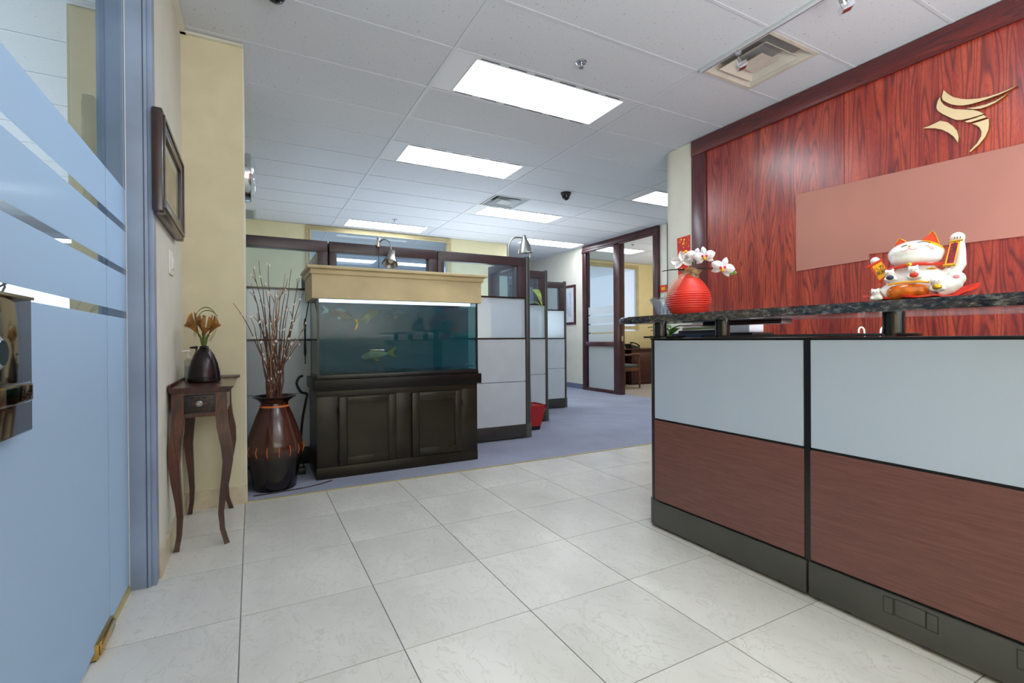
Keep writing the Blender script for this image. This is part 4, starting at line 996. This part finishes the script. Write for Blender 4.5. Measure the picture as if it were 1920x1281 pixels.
# ------------------------------------------------------------------ office beyond the mahogany frame
_n0 = set(bpy.data.objects)
cr = thing('credenza', 'mahogany office desk with panelled pedestal behind the arm chair', 'desk', (7.3, 7.75, 0))
box('top', 'mahogany', (6.35, 7.40, .735), (8.4, 8.1, .765), cr, bev=.006)
box('pedestal', 'mahogany', (7.0, 7.45, .06), (7.6, 8.05, .735), cr); box('plinth', 'brown_plank', (6.98, 7.43, .003), (7.62, 8.07, .07), cr, bev=.006)
pd = box('drawer', 'mahogany', (6.985, 7.5, .60), (7.002, 8.0, .70), cr, bev=.005); box('pull', 'brass', (6.975, 7.68, .645), (6.986, 7.82, .655), pd)
box('door', 'mahogany', (6.985, 7.5, .10), (7.002, 8.0, .58), cr, bev=.006); box('modesty_panel', 'manila', (6.4, 8.02, .15), (7.0, 8.05, .735), cr)
box('end_panel', 'mahogany', (6.36, 7.45, .0045), (6.40, 8.05, .735), cr); box('front_panel', 'mahogany', (7.05, 7.44, .1), (7.55, 7.452, .68), cr, bev=.004)
ph = thing('desk_phone', 'black desk telephone with handset on the office desk', 'telephone', (6.72, 7.52, .765))
m = MB(); m.hexa([(6.60, 7.43, .766), (6.86, 7.43, .766), (6.86, 7.63, .766), (6.60, 7.63, .766), (6.56, 7.43, .865), (6.80, 7.43, .79), (6.80, 7.63, .79), (6.56, 7.63, .865)]); m.build('body', 'plastic_black', ph)
MB().tube([(6.58, 7.45, .885), (6.66, 7.45, .888), (6.76, 7.45, .855), (6.82, 7.45, .81)], [.022, .014, .014, .02], 8).build('handset', 'black_gloss', ph, True)
box('display', 'leaf_dark', (6.60, 7.52, .855), (6.66, 7.60, .862), ph)

ph.location.x += .40
for o in set(bpy.data.objects)-_n0:
    if o.parent is None: o.location.y += .32
_n0 = set(bpy.data.objects)
ac = thing('arm_chair', 'wooden arm chair with grey cushion in front of the office desk', 'chair', (6.72, 7.15, 0))
for (x, y, h, nm) in ((6.90, 6.95, .62, 'leg'), (6.90, 7.38, .62, 'leg')):
    MB().tube([(x, y, .003), (x-.01, y, .25), (x-.02, y, .45), (x-.03, y, h)], [.017, .022, .024, .02], 4, sq=True).build(nm, 'chair_wood', ac, True)
for y in (6.95, 7.38): MB().tube([(6.42, y, .003), (6.46, y, .4), (6.44, y, .62), (6.38, y, .92)], [.018, .022, .02, .016], 4, sq=True).build('leg', 'chair_wood', ac, True)
for y in (6.94, 7.39): MB().tube([(6.43, y, .66), (6.6, y, .655), (6.78, y, .672), (6.87, y, .665), (6.915, y, .63)], [.02, .019, .02, .024, .02], 8).build('arm', 'chair_wood', ac, True)
box('seat_rail', 'chair_wood', (6.44, 6.94, .34), (6.89, 7.39, .41), ac, bev=.006); box('cushion', 'seat_grey', (6.45, 6.95, .41), (6.885, 7.38, .47), ac, bev=.02, seg=3)
box('back_splat', 'chair_wood', (6.385, 6.96, .66), (6.41, 7.37, .92), ac, bev=.008)
for o in set(bpy.data.objects)-_n0:
    if o.parent is None: o.location.x -= .20; o.location.y += .26

# meeting room behind the frosted glass: curly willow in a jar
cw = thing('curly_willow', 'dark curly willow stems in the meeting room, glimpsed through a clear stripe', 'branches', (-1.9, 5.0, 0))
box('stand', 'espresso', (-2.15, 4.8, 0), (-1.65, 5.3, .7), cw, bev=.01)
MB().lathe((-1.9, 5.05, .7), [(.06, 0), (.09, .1), (.05, .25), (.06, .28), (.05, .28)], 20).build('jar', 'black_gloss', cw, True)
for i in range(11):
    pts = []; x, y, z = -1.9, 5.05, .95; an = i*.9
    for k in range(16):
        pts.append((x, y, z)); an += random.uniform(.4, .9)*(1 if i % 2 else -1)
        x += .045*math.cos(an)+.02*math.cos(i*.57*2); y += .045*math.sin(an); z += .04
    MB().tube(pts, .007, 6).build('branch', 'ink', cw, True)

# ------------------------------------------------------------------ on the feature wall: blur stand-in panel, emblem, paper decorations
sg = [(2.145, 1.456), (2.145, 2.014), (.35, 1.936), (.35, 1.470), (1.672, 1.506), (1.672, 1.470)]
sp_ = MB().prism(sg, lambda y, z: (3.519, y, z), lambda y, z: (3.509, y, z)).build('blur_panel', 'salmon', at=(3.514, 1.25, 1.456))  # flat panel made up in place of a blurred-out company name
tag(sp_, 'flat salmon pink panel standing in for a blurred-out name on the red wood wall behind the cat', 'stand-in panel')
em = thing('wall_emblem', 'raised gold emblem of abstract swooping strokes high on the red wood wall', 'emblem', (3.519, 1.18, 1.99))
LOGO = {'wing': [(1.281, 2.381), (1.262, 2.35), (1.239, 2.323), (1.206, 2.298), (1.174, 2.281), (1.13, 2.266), (1.091, 2.259), (1.052, 2.258), (1.017, 2.26), (0.98, 2.267), (1.012, 2.257), (1.046, 2.251), (1.085, 2.249), (1.124, 2.248), (1.162, 2.25), (1.193, 2.256), (1.219, 2.267), (1.246, 2.284), (1.269, 2.307), (1.285, 2.326), (1.289, 2.345)],
 'feather': [(1.181, 2.235), (1.143, 2.225), (1.1, 2.221), (1.061, 2.224), (1.017, 2.24), (1.035, 2.229), (1.061, 2.216), (1.091, 2.209), (1.121, 2.208), (1.149, 2.217)],
 'body': [(1.298, 2.349), (1.293, 2.321), (1.28, 2.296), (1.259, 2.273), (1.233, 2.252), (1.194, 2.233), (1.155, 2.215), (1.13, 2.197), (1.109, 2.174), (1.131, 2.173), (1.162, 2.174), (1.203, 2.179), (1.226, 2.189), (1.253, 2.213), (1.287, 2.248), (1.307, 2.273), (1.314, 2.291), (1.314, 2.304), (1.309, 2.328)],
 'bar': [(1.19, 2.166), (1.146, 2.166), (1.109, 2.168), (1.098, 2.151), (1.131, 2.151), (1.162, 2.151), (1.178, 2.155)],
 'tail': [(1.157, 2.14), (1.124, 2.14), (1.089, 2.14), (1.088, 2.112), (1.091, 2.081), (1.103, 2.049), (1.128, 2.017), (1.165, 1.988), (1.169, 1.992), (1.137, 2.025), (1.12, 2.055), (1.118, 2.083), (1.125, 2.106), (1.14, 2.126)],
 'crescent': [(1.38, 2.201), (1.349, 2.202), (1.297, 2.212), (1.266, 2.192), (1.24, 2.159), (1.223, 2.127), (1.215, 2.09), (1.218, 2.058), (1.236, 2.098), (1.26, 2.13), (1.29, 2.159), (1.321, 2.178), (1.353, 2.191)]}
for nm, pl in LOGO.items():
    o = MB().prism(pl, lambda y, z: (3.5192, y, z), lambda y, z: (3.498, y, z)).build(nm, 'gold_edge', em)
    MB().prism(pl, lambda y, z: (3.498, y, z), lambda y, z: (3.4972, y, z)).build('face', 'gold_matte', o)
rd = thing('red_packet', 'red and gold paper decoration hung on the cream column behind the orchid', 'paper decoration', (3.51, 3.19, 1.45))
m = MB(); m.hexa([(3.5145, 3.115, 1.46), (3.5145, 3.255, 1.44), (3.5145, 3.272, 1.905), (3.5145, 3.118, 1.912), (3.5115, 3.115, 1.46), (3.5115, 3.255, 1.44), (3.5115, 3.272, 1.905), (3.5115, 3.118, 1.912)]); m.build('sheet', 'paper_red', rd)
rg = MB()
for k in range(26):
    y, z = random.uniform(3.13, 3.255), random.choice([random.uniform(1.83, 1.9), random.uniform(1.5, 1.9)]); rg.lathe((3.5115, y, z), [(random.uniform(.004, .011), 0), (.002, -.0012)], 8, 'x')
g_ = rg.build('gold_print', 'gold', rd); g_['kind'] = 'stuff'
rd2 = thing('red_packet', 'tiny red and gold paper on the wall strip just above the crystal bowl', 'paper decoration', (5.64, 5.5, 1.70))
box('sheet', 'paper_red', (5.634, 5.46, 1.69), (5.637, 5.60, 1.80), rd2); box('gold_print', 'gold', (5.632, 5.49, 1.72), (5.634, 5.57, 1.77), rd2)

# ------------------------------------------------------------------ things on the granite top
GZ = 1.0868
def local(P):
    """axes at P: x to the right as seen from the lobby, y away, z up"""
    P = Vector(P); a = Vector((P.x, P.y, 0)).normalized(); r = Vector((a.y, -a.x, 0))
    return lambda x, y, z: P+r*x+a*y+Vector((0, 0, z))
lv_p = (1.95, 1.744, GZ); lv = thing('lantern_vase', 'round red ribbed lantern-shaped vase with burlap at its neck on the counter', 'vase', lv_p)
prof = [(.060, 0), (.078, .004)]
N = 17
for i in range(N+1):
    u = i/N; z = .006+.186*u
    rr = .034+.076*math.sin(PI*(.16+.80*u)**.92)**.8 if u < 1 else .036
    prof.append((rr, z))
    if i < N:
        u2 = (i+.5)/N; z2 = .006+.186*u2; r2 = .034+.076*math.sin(PI*(.16+.80*u2)**.92)**.8; prof.append((r2-.0042, z2))
prof += [(.034, .196), (.030, .205), (.024, .205), (.022, .16)]
MB().lathe(lv_p, prof, 48).build('body', 'lantern', lv, True, ang=70)
Lf = local(lv_p)
# burlap wrap
m = MB(); rows = []
for i in range(9):
    u = i/8; ring = []
    for k in range(36):
        a = 2*PI*k/36; rr = .040-.010*math.sin(PI*u)+.012*u*u+.004*math.sin(a*5+u*4)*(.4+u); ring.append(m.bm.verts.new(Lf(.014+rr*math.cos(a), rr*math.sin(a), .178+.052*u+.007*math.sin(3*a)*u)))
    rows.append(ring)
for i in range(8):
    for k in range(36): m.bm.faces.new((rows[i][k], rows[i][(k+1) % 36], rows[i+1][(k+1) % 36], rows[i+1][k]))
bmesh.ops.solidify(m.bm, geom=list(m.bm.faces), thickness=.0015); m.build('burlap_wrap', 'burlap', lv, True, ang=80)
L_, R2 = [], []
for k in range(14):
    u = k/13; x = -.02-.085*math.sin(u*1.5); z = .205-.15*u+.012*math.sin(u*7); y = -.055-.045*math.sin(PI*min(1, u*1.1))
    L_.append(Lf(x-.012-.022*u, y+.03*u, z)); R2.append(Lf(x+.022+.012*math.sin(u*5), y-.02, z+.004))
MB().strip(L_, R2, (0, 0, .0012)).build('ribbon', 'organza', lv, True, ang=80)
oc = thing('orchid_spray', 'white orchid spray with magenta throats standing in the red vase', 'flowers', (1.95, 1.744, GZ+.2))
def orchid(c, facing, sz, spin=0):
    c = Vector(c); f_ = Vector(facing).normalized(); sd = f_.cross(Vector((0, 0, 1))).normalized(); upv = sd.cross(f_)
    fl_ = None
    for k, (an, ln, wd) in enumerate(((90, 1, .55), (215, .95, .5), (325, .95, .5), (170, 1.05, .85), (10, 1.05, .85))):
        a = math.radians(an+spin); d = sd*math.cos(a)+upv*math.sin(a); pr = f_.cross(d)
        L, Rr, Mi = [], [], []
        for q in range(8):
            t_ = q/7; wv = sz*wd*.5*math.sin(PI*min(1, t_*.93+.06))**.7+.0004; p = c+d*sz*ln*t_+f_*(.006*(1 if k > 2 else 0)+sz*.28*t_*t_*(-1 if q > 5 else 1)*.5)
            L.append(p-pr*wv); Rr.append(p+pr*wv); Mi.append(p+f_*wv*.22)
        m = MB(); m.strip(L, Mi, f_*.0012); m.strip(Mi, Rr, f_*.0012); o = m.build('petal', 'petal', oc, True, ang=80)
    lip = MB(); lip.ball(c+f_*.012-upv*sz*.18, (sz*.16, sz*.16, sz*.2), 10, 8); lip.build('lip', 'ceramic_yellow', oc, True)
    for s_ in (-1, 1):
        lip = MB(); lip.ball(c+f_*.014+sd*s_*sz*.18+upv*sz*.06, (sz*.11, sz*.11, sz*.13), 8, 6); lip.build('throat', 'magenta', oc, True)
fw_ = Vector((-.7, -.7, -.1))
orchid(Lf(-.028, -.02, .275), (.6, .6, .25), .052, 10); orchid(Lf(.035, -.03, .292), (-.6, -.7, .1), .046, 15)
orchid(Lf(.074, -.055, .285), fw_, .050, -8); orchid(Lf(.156, -.05, .225), fw_, .054, 20); orchid(Lf(.006, .03, .30), (-.2, -.5, .6), .044, 40)
MB().tube([Lf(.01, 0, .15), Lf(.01, 0, .24), Lf(.03, -.01, .285), Lf(.075, -.02, .295), Lf(.125, -.03, .26), Lf(.165, -.035, .215), Lf(.19, -.035, .205)], .0028, 8).build('stem', 'lily_stem', oc, True)
for x, z, r_ in ((.183, .203, .010), (.197, .200, .009), (.212, .201, .008)):
    m = MB(); m.ball(Lf(x, -.035, z), (r_*1.1, r_*1.1, r_), 10, 8); m.build('bud', 'leaf_light', oc, True)
for q in range(3):
    m = MB(); m.ball(Lf(-.022+.012*q, -.02, .315+.006*(q % 2)), .008, 8, 6); m.build('bud', 'ceramic_yellow', oc, True)
for a, ln in ((PI*.98, .14), (.12, .12), (PI*.6, .1)):
    r_ = Lf(math.cos(a), math.sin(a)*.4, 0)-Vector(lv_p); leaf(oc, Lf(.012, -.012, .226), (r_.x, r_.y, .12), ln, .017, .012, 'leaf_dark')
bw_p = (1.985, 1.935, GZ); bw = thing('crystal_bowl', 'clear cut crystal bowl with thick slanting ribs beside the red vase', 'bowl', bw_p)
MB().lathe(bw_p, [(.034, 0), (.036, .006), (.040, .02), (.055, .06), (.074, .098), (.078, .104), (.072, .104), (.052, .066), (.036, .026), (.004, .020)], 32).build('body', 'crystal', bw, True)
Lb = Vector(bw_p)
for k in range(14):
    a = 2*PI*k/14; pts = []; 
    for q in range(6):
        u = q/5; a2 = a+.5*u; rr = .038+.040*u**1.2; pts.append(Lb+Vector((rr*math.cos(a2), rr*math.sin(a2), .012+.088*u)))
    MB().tube(pts, [.004+.004*q/5 for q in range(6)], 6).build('rib', 'crystal', bw, True)

# ------------------------------------------------------------------ beckoning cat
cp = (2.00, .815, GZ); HS, VS, CX, CY = 708., 546., 1711., 569.
kt = thing('beckoning_cat', 'white ceramic beckoning cat with raised paw and red collar on the granite counter', 'figurine', cp)
Lc = local(cp)
def C(px, py, d=0): return Lc((px-CX)/HS, d, max(0.0, (CY-py)/VS))
def fuse(name, parts, mat, parent, voxel=.0035, sm=6):
    """blend overlapping balls and limbs into one continuous skin"""
    m = MB()
    for p in parts: p(m)
    o = m.build(name, mat, None, True); md = o.modifiers.new('r', 'REMESH'); md.mode = 'VOXEL'; md.voxel_size = voxel
    s2 = o.modifiers.new('s', 'SMOOTH'); s2.factor = .6; s2.iterations = sm
    me = bpy.data.meshes.new_from_object(o.evaluated_get(bpy.context.evaluated_depsgraph_get())); me.name = name; me.shade_smooth()
    me.materials.clear(); me.materials.append(M[mat]); old = o.data; o.modifiers.clear(); o.data = me; bpy.data.meshes.remove(old)
    attach(o, parent); return o
ar = math.atan2(cp[0], cp[1]); RZ = Matrix.Rotation(-ar, 3, 'Z')
def B(px, py, d, rx, ry, rz, rot=None):
    return lambda m: m.ball(C(px, py, d), (rx/HS, ry, rz/VS), 24, 16, RZ @ rot if rot else RZ)
def T(pts, rr): return lambda m: m.tube([C(*p) for p in pts], rr, 14)
cat_body = fuse('body', [B(1716, 532, .0, 58, .070, 34), B(1714, 512, .0, 40, .055, 22), B(1714, 478, -.005, 54, .062, 25), B(1714, 487, -.012, 50, .055, 17),
              B(1778, 522, .0, 18, .030, 13), T([(1765, 516, 0), (1783, 518, -.004), (1793, 503, -.006), (1794, 480, -.006), (1790, 460, -.006)], [.020, .020, .017, .014, .016]), B(1789, 456, -.008, 14, .018, 10.5),
              T([(1682, 516, -.02), (1662, 520, -.03), (1648, 505, -.035), (1640, 490, -.035)], [.022, .02, .016, .014]), B(1637, 487, -.035, 10.5, .016, 8.5),
              T([(1752, 548, -.03), (1774, 541, -.035), (1788, 533, -.035)], [.030, .028, .024]), B(1786, 530, -.035, 17, .022, 13),
              T([(1680, 548, -.03), (1662, 546, -.04), (1650, 552, -.045)], [.030, .026, .02])],
     'ceramic', kt)
def tri(name, mat, pts, d, th=.012):
    a = [C(x, y, d) for x, y in pts]; dv = Lc(0, th, 0)-Vector(cp); m = MB(); n = len(a)
    va = [m.bm.verts.new(p) for p in a]; vb = [m.bm.verts.new(p+dv) for p in a]; m.bm.faces.new(va); m.bm.faces.new(vb[::-1])
    for i in range(n): m.bm.faces.new((va[i], va[(i+1) % n], vb[(i+1) % n], vb[i]))
    return m
for nm, pts in (('ear', [(1674, 466), (1677, 455), (1684, 447), (1690, 450), (1699, 456), (1690, 464)]), ('ear', [(1727, 453), (1737, 446), (1745, 440), (1750, 446), (1757, 464), (1742, 462)])):
    o = tri(nm, 'ceramic_red', pts, -.018, .016).build(nm, 'ceramic_red', kt)
    m = MB(); m.tube([C(x, y, -.019) for x, y in pts[1:5]], .0016, 6); m.build('rim', 'gold', o)
# orange patch painted on the crown beside the right ear
cat_body.data.materials.append(M['ceramic_yellow']); rx_ = Lc(1, 0, 0)-Vector(cp); ry_ = Lc(0, 1, 0)-Vector(cp)
for p in cat_body.data.polygons:
    v = p.center-Vector(cp); u_, d_, z_ = v.dot(rx_)*HS+CX, v.dot(ry_), CY-v.z*VS
    if 1723 < u_ < 1772 and z_ < 456+(u_-1723)*.46: p.material_index = 1
def surf_head(px, py):
    x = (px-1714)/54; z = (py-478)/25; q = max(.02, 1-x*x-z*z); return -.005-.062*math.sqrt(q)-.0015
def line(name, pts, r, mat):
    MB().tube([C(x, y, surf_head(x, y)) for x, y in pts], r, 6).build(name, mat, kt)
line('eye', [(1688, 466), (1693, 464), (1699, 463)], .0012, 'ink'); line('eye', [(1717, 460.5), (1726, 459), (1735, 460), (1741, 462)], .0012, 'ink')
line('mouth', [(1687, 473), (1691, 475), (1696, 474.5), (1701, 469.5), (1707, 473), (1713, 473.5), (1717, 471)], .0011, 'pink')
m = MB(); m.ball(C(1703, 466.5, surf_head(1703, 466.5)), (.0045, .003, .003), 8, 6, RZ); m.build('nose', 'gold', kt, True)
for dx in (0, 4): line('whisker', [(1730+dx, 467), (1738+dx, 470), (1743+dx, 476)], .0009, 'pink')
ring = []
m = MB(); pts = []
for k in range(25):
    a = PI+PI*k/24; pts.append(C(1714+49*math.cos(a), 501.5-4*abs(math.cos(a))*(1 if math.cos(a) < 0 else .4)*-1-1.5, .058*math.sin(a)-.004))
m.tube(pts, .0062, 8); m.build('collar', 'ceramic_red', kt, True)
bl = MB(); bl.ball(C(1703, 501, -.068), .0085, 14, 10); bl = bl.build('bell', 'gold', kt, True)
# scroll held by the raised paw
def plaque(name, P4, d, border, face, txt, size, cols):
    fr = tri(name, border, P4, d, .006).build(name, border, kt)
    cx = sum(p[0] for p in P4)/4; cy = sum(p[1] for p in P4)/4
    q = [((x-cx)*.74+cx, (y-cy)*.90+cy) for x, y in P4]
    tri('face', face, q, d-.0012, .002).build('face', face, fr)
    ux = (Vector(C(P4[1][0], P4[1][1]))-Vector(C(P4[0][0], P4[0][1]))).normalized(); uz = (Vector(C(P4[0][0], P4[0][1]))-Vector(C(P4[3][0], P4[3][1]))).normalized()
    uy = uz.cross(ux)*-1
    cu = bpy.data.curves.new('t', 'FONT'); cu.body = txt; cu.size = size; cu.align_x = 'CENTER'; cu.align_y = 'CENTER'; cu.space_line = .92; cu.extrude = .0004
    to = bpy.data.objects.new('t', cu); COL.objects.link(to)
    me = bpy.data.meshes.new_from_object(to.evaluated_get(bpy.context.evaluated_depsgraph_get())); bpy.data.objects.remove(to)
    n_ = ux.cross(uz); o3 = C(cx, cy, d-.0022)
    me.transform(Matrix(((ux.x, uz.x, n_.x, o3.x), (ux.y, uz.y, n_.y, o3.y), (ux.z, uz.z, n_.z, o3.z), (0, 0, 0, 1))))
    me.materials.clear(); me.materials.append(M['ink']); me.name = 'writing'
    w_ = bpy.data.objects.new('writing', me); COL.objects.link(w_); attach(w_, fr)
    return fr
s1 = plaque('scroll', [(1775.5, 464.5), (1793, 463.5), (1782.5, 503.5), (1765.5, 503.5)], -.030, 'gold', 'magenta', '金\n運\n招\n財', .0185, 1)
MB().tube([C(1762, 505, -.03), C(1784, 505, -.03)], .0042, 8).build('scroll_rod', 'gold', s1, True)
MB().tube([C(1773.5, 463.5, -.03), C(1797, 462, -.03)], .0035, 8).build('scroll_rod', 'gold', s1, True)
s2_ = plaque('lucky_drum', [(1626, 497), (1650, 487.5), (1669, 514), (1645, 527)], -.055, 'ceramic_red', 'ceramic_yellow', '八方\n來財', .0165, 2)
for a, b in (((1621, 499), (1652, 486)), ((1645, 528), (1669, 515))): MB().tube([C(*a, -.055), C(*b, -.055)], .0042, 8).build('scroll_rod', 'ceramic_red', s2_, True)
m = MB(); m.ball(C(1785, 527, -.056), (6/HS, .004, 4/VS), 12, 8, RZ); m.build('paw_pad', 'pink', kt, True)
for dx in (-5, 0, 5):
    m = MB(); m.tube([C(1788+dx, 455, -.0262), C(1788+dx, 459, -.0262)], .001, 5); m.build('claw_line', 'ink', kt)
# orange fortune bag in front and the small kittens round it
m = MB()
fuse('fortune_bag', [B(1700, 548, -.055, 40, .032, 15), B(1680, 550, -.055, 22, .03, 14), B(1720, 549, -.055, 20, .03, 14)], 'ceramic_orange', kt, .004, 3)
MB().tube([C(1663, 536, -.085), C(1690, 533, -.09), (C(1720, 533, -.088)), C(1738, 535, -.08)], .0035, 8).build('bag_rim', 'ceramic_yellow', kt, True)
def kitten(px, py, d, s_, coin, coincol):
    k0 = fuse('kitten', [B(px, py, d, 12*s_, .016*s_, 8*s_), B(px-2*s_, py-9*s_, d-.006, 10*s_, .014*s_, 6.5*s_), B(px-9*s_, py-14*s_, d-.006, 2.6, .004, 3), B(px+5*s_, py-15*s_, d-.006, 2.6, .004, 3), B(px+8*s_, py+3*s_, d-.004, 6*s_, .012, 4*s_), B(px-9*s_, py+3*s_, d-.006, 5*s_, .012, 4*s_)], 'ceramic', kt, .0028, 2)
    if coin:
        m = MB(); m.ball(C(px-1, py, d-.017*s_), (8*s_/HS, .005, 4.5*s_/VS), 12, 8, RZ); m.build('coin', coincol, k0, True)
    m = MB()
    for e_ in (-5, 2): m.ball(C(px+e_*s_, py-9.5*s_, d-.020*s_), (.0016, .0012, .0012), 6, 4)
    m.build('eyes', 'ink', k0)
kitten(1712, 521, -.078, 1.05, True, 'ceramic_red'); kitten(1668, 523, -.075, .95, True, 'navy'); kitten(1752, 545, -.085, 1.1, True, 'gold'); kitten(1640, 556, -.06, .95, False, '')
m = MB(); m.tube([C(1733, 511, -.072), C(1744, 510.5, -.07), C(1752, 511.5, -.066)], [.001, .005, .001], 8); m.build('gold_leaf', 'gold', kt, True)
# cushion
m = MB(); nu, nv = 48, 10; rows = []
for i in range(nu):
    a = 2*PI*i/nu; row = []
    for j in range(nv+1):
        u = j/nv; k_ = 1+.10*math.cos(4*a)+.05*math.sin(7*a)
        lift = .006+.062*u**4*max(0, math.cos(a-.25))**3+.034*u**4*max(0, -math.cos(a))**3+.018*u**3*max(0, -math.sin(a))**2+.004*math.sin(9*a)*u
        row.append(m.bm.verts.new(Lc(.010+.137*u*k_*math.cos(a), .088*u*k_*math.sin(a), (.012*(1-u)+lift)*(1 if u < .99 else .8))))
    rows.append(row)
for i in range(nu):
    for j in range(nv): 
        if j == 0: m.bm.faces.new((rows[i][0], rows[i][1], rows[(i+1) % nu][1])) if False else None
        m.bm.faces.new((rows[i][j], rows[i][j+1], rows[(i+1) % nu][j+1], rows[(i+1) % nu][j]))
bmesh.ops.remove_doubles(m.bm, verts=m.bm.verts, dist=.0005)
bmesh.ops.solidify(m.bm, geom=list(m.bm.faces), thickness=.006)
zmin = min(v.co.z for v in m.bm.verts)
for v in m.bm.verts: v.co.z += GZ-zmin
cu_ = m.build('cushion', 'cloth_red', at=(cp[0], cp[1], GZ), smooth=True, ang=80)
tag(cu_, 'red satin cushion cloth under the white beckoning cat', 'cushion')
